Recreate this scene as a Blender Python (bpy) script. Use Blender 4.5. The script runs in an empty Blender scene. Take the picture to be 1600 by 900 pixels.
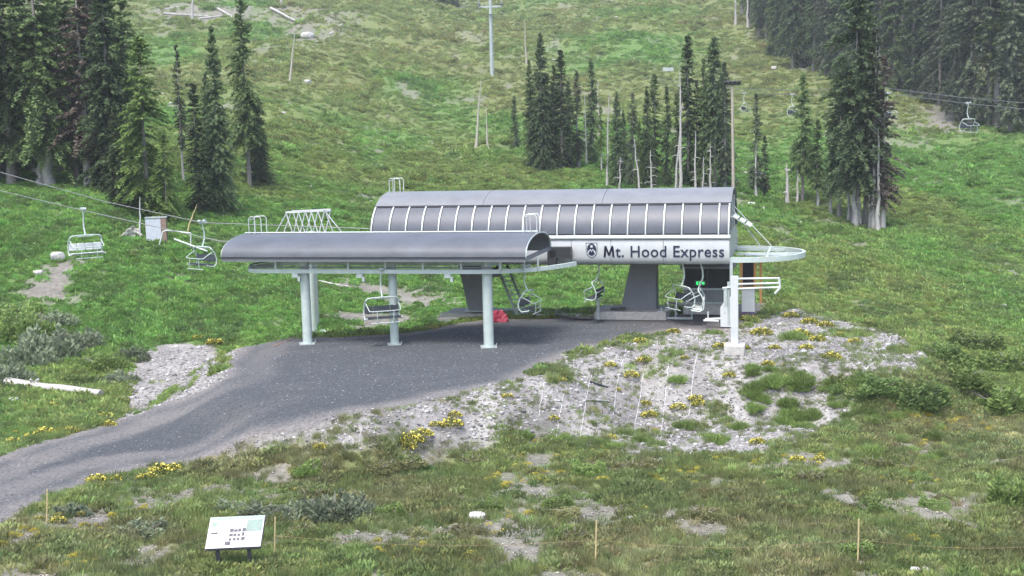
import bpy, bmesh, math, random
import numpy as np
from mathutils import Vector, Matrix
R = math.radians
random.seed(7)
C = bpy.context.scene.collection
scene = bpy.context.scene

# ------------------------------------------------------------------ camera, sky, sun, exposure
F, CX, CY = 1900.0, 800.0, 450.0            # focal length in photo pixels (1600 x 900)
CAM = Vector((0, 0, 11.0))
PITCH, ROLL = math.atan(236 / F), R(1.4)
fwd = Vector((0, math.cos(PITCH), -math.sin(PITCH)))
up0 = Vector((0, math.sin(PITCH), math.cos(PITCH)))
rt0 = Vector((1, 0, 0))
RT = rt0 * math.cos(ROLL) - up0 * math.sin(ROLL)
UP = rt0 * math.sin(ROLL) + up0 * math.cos(ROLL)
cd = bpy.data.cameras.new('camera'); cam = bpy.data.objects.new('camera', cd); C.objects.link(cam)
cd.sensor_width = 36; cd.lens = 36 * F / 1600; cd.clip_end = 3000; cd.clip_start = 0.5
cam.matrix_world = Matrix(((RT.x, UP.x, -fwd.x, CAM.x), (RT.y, UP.y, -fwd.y, CAM.y), (RT.z, UP.z, -fwd.z, CAM.z), (0, 0, 0, 1)))
scene.camera = cam

SUN_EL, SUN_AZ = 66, 205                     # degrees; azimuth clockwise from +Y
w = bpy.data.worlds.new('World'); scene.world = w; w.use_nodes = True
nt = w.node_tree; bg = nt.nodes['Background']
sky = nt.nodes.new('ShaderNodeTexSky'); sky.sky_type = 'NISHITA'; sky.sun_disc = False
sky.sun_elevation = R(SUN_EL); sky.sun_rotation = R(SUN_AZ); sky.air_density = 1.0; sky.dust_density = 4.0; sky.ozone_density = 1.0
nt.links.new(sky.outputs[0], bg.inputs[0]); bg.inputs[1].default_value = 0.15
sl = bpy.data.lights.new('sun', 'SUN'); sun = bpy.data.objects.new('sun', sl); C.objects.link(sun)
sl.energy = 1.5; sl.angle = R(15); sl.color = (1, 0.975, 0.93)
sd = Vector((math.sin(R(SUN_AZ)) * math.cos(R(SUN_EL)), math.cos(R(SUN_AZ)) * math.cos(R(SUN_EL)), math.sin(R(SUN_EL))))
sun.rotation_euler = (-sd).to_track_quat('-Z', 'Y').to_euler(); sun.location = (0, 0, 60)
vs = scene.view_settings
vs.view_transform = 'Standard'; vs.look = 'None'; vs.exposure = 1.22; vs.gamma = 1; vs.use_curve_mapping = False

# ------------------------------------------------------------------ helpers
def ray(px, py):
    return (fwd * F + RT * (px - CX) - UP * (py - CY)).normalized()
def at_depth(px, py, Y):
    d = ray(px, py); return CAM + d * (Y / d.y)
def at_z(px, py, z):
    d = ray(px, py); return CAM + d * ((z - CAM.z) / d.z)

class MB:
    def __init__(s): s.v = []; s.f = []
    def add(s, vs, fs):
        n = len(s.v); s.v += [tuple(p) for p in vs]; s.f += [tuple(i + n for i in f) for f in fs]; return s
    def box(s, c, d, rz=0, rx=0, ry=0):
        m = Matrix.Rotation(rz, 3, 'Z') @ Matrix.Rotation(ry, 3, 'Y') @ Matrix.Rotation(rx, 3, 'X'); c = Vector(c)
        vs = [c + m @ Vector((x * d[0] / 2, y * d[1] / 2, z * d[2] / 2)) for x in (-1, 1) for y in (-1, 1) for z in (-1, 1)]
        return s.add(vs, [(0, 1, 3, 2), (4, 6, 7, 5), (0, 4, 5, 1), (2, 3, 7, 6), (0, 2, 6, 4), (1, 5, 7, 3)])
    def bar(s, p, q, a, b, up=(0, 0, 1)):
        p = Vector(p); q = Vector(q); d = (q - p).normalized(); u = Vector(up)
        x = d.cross(u)
        if x.length < 1e-4: x = d.cross(Vector((1, 0, 0)))
        x.normalize(); y = x.cross(d)
        vs = [e + x * (i * a / 2) + y * (j * b / 2) for e in (p, q) for i, j in ((-1, -1), (1, -1), (1, 1), (-1, 1))]
        return s.add(vs, [(3, 2, 1, 0), (4, 5, 6, 7)] + [(i, (i + 1) % 4, 4 + (i + 1) % 4, 4 + i) for i in range(4)])
    def tube(s, pts, r, n=8, closed=False, taper=None):
        pts = [Vector(p) for p in pts]; N = len(pts); vs = []; px = None
        for i, p in enumerate(pts):
            a = pts[(i - 1) % N] if (closed or i > 0) else p; b = pts[(i + 1) % N] if (closed or i < N - 1) else p
            d = (b - a).normalized()
            if px is None:
                px = d.cross(Vector((0, 0, 1)))
                if px.length < 1e-3: px = d.cross(Vector((0, 1, 0)))
            px = (px - d * px.dot(d)).normalized(); py = d.cross(px)
            rr = taper[i] if taper else r
            vs += [p + (px * math.cos(t) + py * math.sin(t)) * rr for t in [2 * math.pi * k / n for k in range(n)]]
        fs = []
        for i in range(N if closed else N - 1):
            j = (i + 1) % N
            fs += [(i * n + k, i * n + (k + 1) % n, j * n + (k + 1) % n, j * n + k) for k in range(n)]
        if not closed: fs += [tuple(range(n))[::-1], tuple((N - 1) * n + k for k in range(n))]
        return s.add(vs, fs)
    def prism(s, poly, vec):
        vec = Vector(vec); p = [Vector(a) for a in poly]; n = len(p)
        return s.add(p + [a + vec for a in p], [tuple(range(n))[::-1], tuple(range(n, 2 * n))] + [(i, (i + 1) % n, n + (i + 1) % n, n + i) for i in range(n)])
    def sheet(s, rows, thick=None):
        nu = len(rows); nv = len(rows[0]); P = [Vector(p) for r in rows for p in r]
        fs = [(i * nv + j, i * nv + j + 1, (i + 1) * nv + j + 1, (i + 1) * nv + j) for i in range(nu - 1) for j in range(nv - 1)]
        if thick is None: return s.add(P, fs)
        t = Vector(thick); n = len(P); rim = []
        for j in range(nv - 1): rim += [(j, j + 1, n + j + 1, n + j), ((nu - 1) * nv + j + 1, (nu - 1) * nv + j, n + (nu - 1) * nv + j, n + (nu - 1) * nv + j + 1)]
        for i in range(nu - 1): rim += [((i + 1) * nv, i * nv, n + i * nv, n + (i + 1) * nv), (i * nv + nv - 1, (i + 1) * nv + nv - 1, n + (i + 1) * nv + nv - 1, n + i * nv + nv - 1)]
        return s.add(P + [p + t for p in P], fs + [tuple(k + n for k in f[::-1]) for f in fs] + rim)
    def mesh(s, name, smooth=None):
        me = bpy.data.meshes.new(name); me.from_pydata(s.v, [], s.f); me.update()
        if smooth is not None:
            me.shade_smooth(); me.set_sharp_from_angle(angle=R(smooth))
        return me
    def build(s, name, m, parent=None, smooth=40, bevel=0):
        o = bpy.data.objects.new(name, s.mesh(name, smooth)); o.data.materials.append(m); C.objects.link(o)
        if parent: o.parent = parent
        if bevel:
            b = o.modifiers.new('bevel', 'BEVEL'); b.width = bevel; b.segments = 2; b.limit_method = 'ANGLE'
        return o

def tag(o, label, cat, group=None):
    o['label'] = label; o['category'] = cat
    if group: o['group'] = group
    return o
def thing(name, label, cat, loc=(0, 0, 0), rz=0, group=None):
    o = bpy.data.objects.new(name, None); C.objects.link(o); o.location = loc; o.rotation_euler = (0, 0, rz)
    o.empty_display_size = 0.3
    return tag(o, label, cat, group)
def copy_tree(o, parent=None):
    c = o.copy(); C.objects.link(c); c.parent = parent
    for ch in list(o.children): copy_tree(ch, c)
    return c
def arr_mesh(name, verts, faces, m=None, smooth=False):
    me = bpy.data.meshes.new(name)
    verts = np.asarray(verts, dtype=np.float32); faces = np.asarray(faces, dtype=np.int32); k = faces.shape[1]
    me.vertices.add(len(verts)); me.vertices.foreach_set('co', verts.ravel())
    me.loops.add(faces.size); me.loops.foreach_set('vertex_index', faces.ravel())
    me.polygons.add(len(faces)); me.polygons.foreach_set('loop_start', np.arange(0, faces.size, k, dtype=np.int32))
    me.update(calc_edges=True)
    if smooth: me.polygons.foreach_set('use_smooth', np.ones(len(faces), dtype=bool))
    if m: me.materials.append(m)
    return me

# ------------------------------------------------------------------ noise
def _h(ix, iy, s):
    n = (ix.astype(np.int64) * 374761393 + iy.astype(np.int64) * 668265263 + s * 974711) & 0xffffffff
    n = ((n ^ (n >> 13)) * 1274126177) & 0xffffffff
    return ((n ^ (n >> 16)) & 0xffff) / 65535.0
def vn(x, y, s=0):
    x = np.asarray(x, float); y = np.asarray(y, float)
    ix = np.floor(x); iy = np.floor(y); fx = x - ix; fy = y - iy
    fx = fx * fx * (3 - 2 * fx); fy = fy * fy * (3 - 2 * fy)
    a = _h(ix, iy, s); b = _h(ix + 1, iy, s); c = _h(ix, iy + 1, s); d = _h(ix + 1, iy + 1, s)
    return (a * (1 - fx) + b * fx) * (1 - fy) + (c * (1 - fx) + d * fx) * fy
def fbm(x, y, s=0, o=4):
    t = 0; a = 0.5; n = 0
    for i in range(o):
        t = t + a * vn(np.asarray(x) * 2 ** i + 17 * i, np.asarray(y) * 2 ** i - 9 * i, s + i); n += a; a *= 0.5
    return t / n
def sm(a, b, x):
    t = np.clip((np.asarray(x, float) - a) / (b - a), 0, 1); return t * t * (3 - 2 * t)
def poly_sd(P, x, y):                          # signed distance, negative inside
    x = np.asarray(x, float); y = np.asarray(y, float)
    d = np.full(x.shape, 1e9); ins = np.zeros(x.shape, bool); n = len(P)
    for i in range(n):
        ax, ay = P[i]; bx, by = P[(i + 1) % n]; ex, ey = bx - ax, by - ay
        t = np.clip(((x - ax) * ex + (y - ay) * ey) / (ex * ex + ey * ey), 0, 1)
        d = np.minimum(d, (x - ax - t * ex) ** 2 + (y - ay - t * ey) ** 2)
        if ay != by: ins ^= ((ay > y) != (by > y)) & (x < (bx - ax) * (y - ay) / (by - ay) + ax)
    d = np.sqrt(d); return np.where(ins, -d, d)

# ------------------------------------------------------------------ terrain
PY = [0, 20, 33, 45, 60, 80, 100, 120, 140, 170, 200, 250, 300, 400, 500, 600, 800]
PZ = [0.2, -0.2, -0.7, -1.9, -2.3, -1.7, 0.4, 2.4, 4.5, 8.0, 12.0, 21.0, 31.0, 56.0, 84.0, 108.0, 150.0]
PAD = [at_z(a, b, 0.0).xy for a, b in [(350, 585), (385, 543), (480, 527), (640, 520), (745, 499), (860, 488), (1080, 482), (1210, 474), (1290, 500), (1390, 520), (1430, 552), (1405, 580), (1300, 560), (1215, 560), (1150, 562), (1050, 545), (985, 535), (900, 560), (820, 592), (700, 612), (560, 640), (430, 640)]]
def h0(x, y):
    x = np.asarray(x, float); y = np.asarray(y, float)
    z = np.interp(y, PY, PZ)
    z = 0.5 * z + 0.25 * np.interp(y - 6, PY, PZ) + 0.25 * np.interp(y + 6, PY, PZ)
    z = z + 6.0 * sm(6, 42, -x) * sm(68, 105, y) + 0.05 * np.clip(-x - 40, 0, 200) * sm(80, 130, y)
    z = z + 0.7 * sm(8, 22, -x) * sm(70, 40, y)
    z = z - 0.045 * np.clip(x - 14, 0, 60) * sm(50, 75, y) * sm(200, 110, y)
    return z
def h(x, y):
    x = np.asarray(x, float); y = np.asarray(y, float)
    sd_ = poly_sd(PAD, x, y)
    k = sm(4.6, 0.0, sd_ + 1.2 * (vn(x * .4, y * .4, 5) - .5))
    far = sm(75, 140, y)
    rough = (fbm(x * .35, y * .35, 3, 3) - .5) * (0.45 + 1.6 * far) + (fbm(x * 1.7, y * 1.7, 11, 3) - .5) * 0.22
    rough = rough + (fbm(x * .045, y * .045, 21, 3) - .5) * 5.0 * sm(110, 220, y)
    pr = path_sd(x, y) if PATH else np.full(x.shape, 9.0)
    damp = np.clip(sm(0.0, 2.5, pr), 0.08, 1) * (1 - .55 * k)
    zz = h0(x, y) + rough * damp
    return zz * (1 - k) + k * (0.0 + rough * damp * .5)
PATH = []
def path_sd(x, y): return poly_sd(PATH, x, y)
def hit(px, py):
    d = ray(px, py); t = np.linspace(15, 620, 2600); z = CAM.z + d.z * t - h(d.x * t, d.y * t)
    i = int(np.argmax(z < 0)) if (z < 0).any() else 2598
    a, b = t[max(i - 1, 0)], t[i]
    for _ in range(14):
        m = (a + b) / 2
        if CAM.z + d.z * m - float(h(d.x * m, d.y * m)) < 0: b = m
        else: a = m
    return CAM + d * b
_pp = [(-120, 760), (0, 714), (60, 692), (140, 672), (200, 652), (262, 630), (325, 607), (352, 590), (352, 572), (378, 545), (420, 534), (470, 529), (560, 526), (640, 520), (720, 506), (760, 501), (860, 499), (1000, 497), (1060, 492), (1110, 484), (1165, 474), (1205, 478), (1196, 492), (1160, 510), (1120, 520), (1060, 516), (1000, 525), (900, 551), (850, 571), (800, 596), (700, 620), (600, 640), (500, 661), (440, 680), (350, 700), (250, 726), (170, 746), (90, 775), (30, 803), (-120, 900)]
PATH = [tuple(hit(a, b).xy) for a, b in _pp]
BANK = [tuple(hit(a, b).xy) for a, b in [(420, 690), (500, 662), (600, 641), (700, 621), (800, 597), (850, 572), (900, 552), (1000, 526), (1060, 517), (1120, 521), (1160, 511), (1196, 492), (1225, 484), (1290, 497), (1350, 508), (1420, 530), (1460, 560), (1440, 590), (1370, 590), (1310, 600), (1330, 640), (1260, 680), (1190, 705), (1060, 712), (960, 715), (860, 690), (760, 700), (640, 690), (540, 705)]]
BANK2 = [tuple(hit(a, b).xy) for a, b in [(190, 655), (205, 570), (245, 538), (330, 537), (378, 545), (352, 572), (352, 590), (325, 607), (262, 630)]]
SPOTS = [[tuple(hit(a, b).xy) for a, b in q] for q in (
    [(10, 470), (70, 410), (130, 395), (160, 420), (120, 470), (60, 485)], [(420, 500), (520, 485), (620, 490), (740, 490), (745, 500), (640, 512), (500, 520)],
    [(100, 820), (140, 795), (210, 795), (200, 815), (140, 832)], [(0, 812), (60, 800), (60, 900), (0, 1000)], [(1020, 800), (1100, 790), (1120, 805), (1030, 815)],
    [(520, 430), (640, 450), (720, 480), (640, 475), (520, 450)],
    [(400, 20), (440, 5), (530, 20), (520, 60), (470, 75), (430, 55)], [(1420, 190), (1450, 165), (1515, 170), (1520, 205), (1460, 215)], [(240, 30), (300, 5), (420, 10), (400, 30), (300, 38)])]
def gcol(x, y):
    """real surface colour of the ground and of what grows on it: species and soil patches"""
    n1 = fbm(x * .055, y * .03, 31, 4); n2 = fbm(x * .6, y * .35, 41, 4); n3 = fbm(x * .03, y * .02, 51, 3)
    lush = np.array((.205, .365, .100)); olive = np.array((.262, .345, .112)); brown = np.array((.280, .265, .135)); dark = np.array((.125, .185, .080))
    u = lambda a: np.asarray(a)[..., None]
    of = sm(.40, .62, n1 - .10 * sm(70, 95, y) * sm(190, 150, y) + .16 * sm(18, 32, x) * sm(80, 95, y) * sm(135, 115, y)); c = lush * (1 - u(of)) + olive * u(of)
    hill = sm(165, 215, y) * sm(.30, .55, n3 + .25 * (n1 - .5))
    c = c * (1 - u(hill) * .75) + (olive * .55 + brown * .6) * u(hill) * .75
    dk = sm(.56, .72, n2) * (.55 - .3 * sm(90, 160, y)); c = c * (1 - u(dk)) + dark * u(dk)
    fg = sm(62, 50, y) * sm(-30, -12, x)
    fn = fbm(x * .16, y * .12, 33, 3); fcol = np.array((.245, .300, .112)) * (1 - u(sm(.42, .62, fn))) + np.array((.290, .300, .145)) * u(sm(.45, .65, fn))
    fcol = fcol * (1 - u(sm(.5, .66, n2)) * .5) + np.array((.165, .25, .09)) * u(sm(.5, .66, n2)) * .5
    c = c * (1 - u(fg)) + fcol * u(fg)
    return c
def veg(x, y):
    """0 bare .. 1 covered"""
    n = fbm(x * .55, y * .42, 61, 4)
    v = np.ones(np.shape(x))
    fg = sm(60, 50, y) * sm(-26, -12, x)
    v = v * (1 - fg) + fg * (.10 + .90 * sm(.34, .53, n + .03 * sm(34, 52, y)))
    b = poly_sd(BANK, x, y); v = np.where(b < .6, v * (sm(-.8, .9, b) + sm(.56, .74, n) * .6).clip(0, 1), v)
    b = poly_sd(BANK2, x, y); v = np.where(b < .6, v * (sm(-.2, .6, b) + sm(.62, .72, n)).clip(0, 1), v)
    for q in SPOTS: v = v * np.clip(sm(-.8 * np.maximum(1, y / 55) ** 1.5, .8 * np.maximum(1, y / 55) ** 1.5, poly_sd(q, x, y)) + sm(.56, .66, n) * .7, 0, 1)
    v = v * (1 - .6 * sm(.64, .74, fbm(x * .16, y * .1, 71, 4)) * sm(70, 90, y))
    return v * sm(-.05, .5, path_sd(x, y) + .5 * (vn(x * 1.3, y * 1.3, 9) - .5))

# ------------------------------------------------------------------ materials
def mat(name, col, rough=.6, metal=0, var=.12, scale=3, bump=0, bscale=30, spec=.5):
    m = bpy.data.materials.new(name); m.use_nodes = True; t = m.node_tree; N = t.nodes; L = t.links; b = N['Principled BSDF']
    b.inputs['Roughness'].default_value = rough; b.inputs['Metallic'].default_value = metal; b.inputs['Specular IOR Level'].default_value = spec
    tc = N.new('ShaderNodeTexCoord')
    nz = N.new('ShaderNodeTexNoise'); nz.inputs['Scale'].default_value = scale; nz.inputs['Detail'].default_value = 6; nz.inputs['Roughness'].default_value = .65
    L.new(tc.outputs['Object'], nz.inputs['Vector'])
    r = N.new('ShaderNodeValToRGB'); r.color_ramp.elements[0].position = .3; r.color_ramp.elements[1].position = .7
    r.color_ramp.elements[0].color = (*[c * (1 - var) for c in col], 1); r.color_ramp.elements[1].color = (*[min(1, c * (1 + var)) for c in col], 1)
    L.new(nz.outputs[0], r.inputs[0]); L.new(r.outputs[0], b.inputs['Base Color'])
    if bump:
        n2 = N.new('ShaderNodeTexNoise'); n2.inputs['Scale'].default_value = bscale; n2.inputs['Detail'].default_value = 5; L.new(tc.outputs['Object'], n2.inputs['Vector'])
        bp = N.new('ShaderNodeBump'); bp.inputs['Strength'].default_value = bump; bp.inputs['Distance'].default_value = .05
        L.new(n2.outputs[0], bp.inputs['Height']); L.new(bp.outputs[0], b.inputs['Normal'])
    return m
def attr_mat(name, attr, kind, rough=.8, gain=1.0, fine=0, fscale=20, bump=0, trans=0, rnd=0):
    m = bpy.data.materials.new(name); m.use_nodes = True; t = m.node_tree; N = t.nodes; L = t.links; b = N['Principled BSDF']
    b.inputs['Roughness'].default_value = rough; b.inputs['Specular IOR Level'].default_value = .25
    a = N.new('ShaderNodeAttribute'); a.attribute_name = attr; a.attribute_type = kind
    out = a.outputs['Color']
    def mul(src, fac):
        mx = N.new('ShaderNodeMix'); mx.data_type = 'RGBA'; mx.blend_type = 'MULTIPLY'; mx.inputs[0].default_value = 1
        L.new(src, mx.inputs[6]); L.new(fac, mx.inputs[7]); return mx.outputs[2]
    if fine:
        tc = N.new('ShaderNodeTexCoord'); nz = N.new('ShaderNodeTexNoise'); nz.inputs['Scale'].default_value = fscale; nz.inputs['Detail'].default_value = 8; nz.inputs['Roughness'].default_value = .75
        L.new(tc.outputs['Object'], nz.inputs['Vector'])
        mr = N.new('ShaderNodeMapRange'); mr.inputs['From Min'].default_value = .3; mr.inputs['From Max'].default_value = .7; mr.inputs['To Min'].default_value = 1 - fine; mr.inputs['To Max'].default_value = 1 + fine
        L.new(nz.outputs[0], mr.inputs[0]); out = mul(out, mr.outputs[0])
        if bump:
            bp = N.new('ShaderNodeBump'); bp.inputs['Strength'].default_value = bump; bp.inputs['Distance'].default_value = .06
            L.new(nz.outputs[0], bp.inputs['Height']); L.new(bp.outputs[0], b.inputs['Normal'])
    if rnd:
        oi = N.new('ShaderNodeObjectInfo'); mr = N.new('ShaderNodeMapRange'); mr.inputs['To Min'].default_value = 1 - rnd; mr.inputs['To Max'].default_value = 1 + rnd
        L.new(oi.outputs['Random'], mr.inputs[0]); out = mul(out, mr.outputs[0])
    L.new(out, b.inputs['Base Color'])
    if trans:
        tr = N.new('ShaderNodeBsdfTranslucent'); mx = N.new('ShaderNodeMixShader'); mx.inputs[0].default_value = trans
        L.new(out, tr.inputs[0]); L.new(b.outputs[0], mx.inputs[1]); L.new(tr.outputs[0], mx.inputs[2])
        L.new(mx.outputs[0], N['Material Output'].inputs[0])
    return m
M = dict(
    white=mat('white_paint', (.56, .59, .60), .45, var=.1, scale=1.2), panel=mat('panel_paint', (.41, .435, .445), .4, var=.08, scale=.8),
    galv=mat('galvanised', (.46, .52, .52), .5, .35, var=.12, scale=4), rail=mat('rail_paint', (.48, .56, .54), .5, .1, var=.10, scale=3),
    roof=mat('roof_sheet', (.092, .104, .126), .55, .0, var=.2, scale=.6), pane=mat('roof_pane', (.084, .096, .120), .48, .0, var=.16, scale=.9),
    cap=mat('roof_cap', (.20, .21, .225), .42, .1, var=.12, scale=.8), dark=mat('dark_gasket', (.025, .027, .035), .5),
    black=mat('black_steel', (.03, .032, .036), .5), grey=mat('pier_grey', (.17, .18, .20), .6, var=.08, scale=2), conc=mat('concrete', (.46, .45, .43), .85, var=.2, scale=4, bump=.3),
    navy=mat('navy_lettering', (.012, .018, .05), .5), seat=mat('seat_vinyl', (.035, .045, .055), .5), under=mat('underside', (.16, .17, .18), .7),
    wood=mat('weathered_pole', (.42, .40, .35), .8, var=.2, scale=6), wood2=mat('warm_pole', (.40, .36, .31), .8, var=.2, scale=6), snag=mat('dead_wood', (.40, .39, .38), .85, var=.3, scale=5, bump=.3),
    bark=mat('bark', (.22, .205, .195), .9, var=.35, scale=6, bump=.5), rock=mat('pale_rock', (.46, .455, .45), .9, var=.25, scale=5, bump=.5), red=mat('red_tarp', (.26, .015, .04), .5, var=.3, scale=6),
    orange=mat('orange_paint', (.42, .22, .07), .5), glass=mat('dark_glass', (.02, .022, .03), .12), board=mat('grey_siding', (.22, .23, .235), .7, var=.12), rope=mat('steel_rope', (.22, .23, .24), .5, .4),
    stake=mat('stake_wood', (.55, .45, .24), .8, var=.15, scale=8), cord=mat('orange_cord', (.26, .19, .11), .8), steel=mat('dark_post', (.025, .03, .04), .5),
    brown=mat('brown_board', (.24, .17, .14), .8, var=.2, scale=3), blue=mat('pale_blue_panel', (.50, .54, .62), .6), net=mat('net_cord', (.62, .62, .64), .8), purple=mat('purple_cover', (.10, .07, .16), .7),
    flower=mat('yellow_flower', (.62, .55, .10), .7, var=.3, scale=9))
# ------------------------------------------------------------------ ground sheet, path, bank
def axis(lo, a, b, hi, st, g):
    m = list(np.arange(a, b + 1e-6, st)); s = st; l = []; x = a
    while x > lo: s *= g; x -= s; l.append(x)
    s = st; r = []; x = b
    while x < hi: s *= g; x += s; r.append(x)
    return np.array(l[::-1] + m + r)
M['ground'] = attr_mat('ground', 'col', 'GEOMETRY', .95, fine=.45, fscale=3.2, bump=.5)
M['gravel'] = attr_mat('gravel', 'col', 'GEOMETRY', .95, fine=.5, fscale=7, bump=.6)
def add_col(me, col):
    a = me.color_attributes.new('col', 'FLOAT_COLOR', 'POINT'); n = len(me.vertices)
    c = np.ones((n, 4), np.float32); c[:, :3] = col; a.data.foreach_set('color', c.ravel())
xs = axis(-420, -34, 40, 460, .33, 1.06); ys = axis(4, 26, 90, 780, .33, 1.03)
GX, GY = np.meshgrid(xs, ys); GZ = h(GX, GY)
soil = np.array((.175, .168, .15)) * (0.8 + .5 * fbm(GX * .8, GY * .8, 81, 4))[..., None]
vv = veg(GX, GY)[..., None]
colr = soil * (1 - vv) + gcol(GX, GY) * (.68 - .2 * sm(60, 80, GY))[..., None] * vv  # plant-covered ground darkened, more so farther off: shade among plants put into colour
inb = np.minimum(poly_sd(BANK, GX, GY), poly_sd(BANK2, GX, GY))
inb = inb + 1.6 * (fbm(GX * .7, GY * .7, 91, 3) - .5)
pale = np.array((.25, .245, .24)) * (.35 + 1.25 * fbm(GX * .8, GY * .5, 95, 5))[..., None]
kb = sm(.5, -.5, inb)[..., None] * (1 - .8 * vv); colr = colr * (1 - kb) + pale * kb
pr = path_sd(GX, GY); GZ = np.where(pr < -.5, GZ - .06, GZ)
nx, ny = len(xs), len(ys); ii = np.arange(nx * ny).reshape(ny, nx)
fc = np.stack([ii[:-1, :-1], ii[:-1, 1:], ii[1:, 1:], ii[1:, :-1]], -1).reshape(-1, 4)
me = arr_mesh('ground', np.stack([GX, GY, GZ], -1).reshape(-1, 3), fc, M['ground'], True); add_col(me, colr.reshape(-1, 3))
o = bpy.data.objects.new('ground', me); C.objects.link(o); o['kind'] = 'structure'

def region_sheet(name, poly, lift, colf, m, st=.25, jag=.35):
    P = []
    for i in range(len(poly)):                       # ragged outline
        a = np.array(poly[i]); b = np.array(poly[(i + 1) % len(poly)]); n = max(2, int(np.linalg.norm(b - a) / .3)); nr = np.array((-(b - a)[1], (b - a)[0])) / (np.linalg.norm(b - a) + 1e-6)
        for k in range(n):
            p = a + (b - a) * k / n; P.append(tuple(p + nr * jag * (fbm(p[0] * 1.3, p[1] * 1.3, 77, 3) - .5) * 2))
    A = np.array(P); x0, y0 = A.min(0) - st; x1, y1 = A.max(0) + st
    X, Y = np.meshgrid(np.arange(x0, x1, st), np.arange(y0, y1, st)); sd_ = poly_sd(P, X, Y); ins = sd_ < 0
    cell = ins[:-1, :-1] | ins[:-1, 1:] | ins[1:, 1:] | ins[1:, :-1]
    use = np.zeros(X.shape, bool); use[:-1, :-1] |= cell; use[:-1, 1:] |= cell; use[1:, 1:] |= cell; use[1:, :-1] |= cell
    Q = np.roll(A, -1, 0)
    for j, i in zip(*np.where(use & ~ins)):           # pull the outer ring onto the outline
        p = np.array((X[j, i], Y[j, i])); e = Q - A; t = np.clip(((p - A) * e).sum(1) / ((e * e).sum(1) + 1e-9), 0, 1); c = A + e * t[:, None]
        k = np.argmin(((c - p) ** 2).sum(1)); X[j, i], Y[j, i] = c[k]
    Z = h(X, Y) + lift * np.where(ins, 1, .2)
    idx = -np.ones(X.shape, int); idx[use] = np.arange(use.sum())
    q = np.stack([idx[:-1, :-1], idx[:-1, 1:], idx[1:, 1:], idx[1:, :-1]], -1)[cell]
    me = arr_mesh(name, np.stack([X[use], Y[use], Z[use]], -1), q, m, True); add_col(me, colf(X[use], Y[use]))
    o = bpy.data.objects.new(name, me); C.objects.link(o); o['kind'] = 'structure'; return o
def path_col(x, y):
    n = .6 * fbm(x * .5, y * .9, 101, 4) + .4 * fbm((x * .35 - y * .9) * 1.1, (x * .9 + y * .35) * .12, 103, 4); b = sm(4, 12, x) * sm(60, 66, y) * .7 + .25 * sm(.55, .7, n)
    c = np.array((.066, .074, .084)) * (.85 + .3 * n)[:, None]
    worn = np.clip(sm(1.3, .0, -path_sd(x, y) + .8 * (fbm(x * .9, y * .9, 107, 3) - .5)) * .55 + .4 * sm(-9, -16, x) * sm(1.2, .3, np.abs(-path_sd(x, y) - 1.6 - .5 * n)), 0, .8)
    return c * (1 - b - worn)[:, None] + np.array((.115, .105, .10)) * b[:, None] + np.array((.27, .25, .24)) * worn[:, None]
region_sheet('gravel_path', PATH, .035, path_col, M['gravel'])

# ------------------------------------------------------------------ scattered cover (uncountable stuff)
def leaf_set(n, rad, hgt, ln, wd, seed, dome=True, upright=.5):
    rg = np.random.default_rng(seed); a = rg.uniform(0, 2 * np.pi, n); r = rad * np.sqrt(rg.uniform(0, 1, n))
    base = np.stack([r * np.cos(a), r * np.sin(a), (hgt * (1 - (r / rad) ** 2) * rg.uniform(.25, 1, n) if dome else np.zeros(n))], -1)
    d = np.stack([np.cos(a) * (1 - upright) + rg.normal(0, .35, n), np.sin(a) * (1 - upright) + rg.normal(0, .35, n), upright + rg.uniform(-.1, .4, n)], -1)
    d /= np.linalg.norm(d, axis=1)[:, None]; s = np.cross(d, rg.normal(0, 1, (n, 3))); s /= np.linalg.norm(s, axis=1)[:, None]
    L = ln * rg.uniform(.6, 1.25, n)[:, None]; W = wd * rg.uniform(.7, 1.3, n)[:, None]
    v = np.stack([base - s * W * .4, base + s * W * .4, base + d * L * .55 + s * W * .5, base + d * L, base + d * L * .55 - s * W * .5], 1)
    return v.reshape(-1, 3), np.arange(n * 5).reshape(n, 5)
M['tuft'] = attr_mat('plant_cover', 'tint', 'INSTANCER', .8, rnd=.22, trans=.45)
M['stone'] = attr_mat('loose_stone', 'tint', 'INSTANCER', .9, rnd=.35, fine=.2, fscale=12)
def src(name, verts, faces, m):
    return bpy.data.objects.new(name, arr_mesh(name, verts, faces, m))
def ico(seed, jit=.28):
    bm = bmesh.new(); bmesh.ops.create_icosphere(bm, subdivisions=1, radius=.5); rg = random.Random(seed)
    for v in bm.verts: v.co *= rg.uniform(1 - jit, 1 + jit); v.co.z *= .65
    vs_ = [tuple(v.co) for v in bm.verts]; fs_ = [tuple(v.index for v in f.verts) for f in bm.faces]; bm.free(); return vs_, fs_
S_grass = src('grass_source', *leaf_set(34, .16, .0, .30, .022, 1, False, .8), M['tuft'])
S_heath = src('heath_source', *leaf_set(70, .30, .16, .12, .045, 2, True, .55), M['tuft'])
S_leafy = src('leafy_source', *leaf_set(80, .50, .34, .22, .10, 3, True, .45), M['tuft'])
S_stone = src('stone_source', *ico(4), M['stone'])
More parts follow.
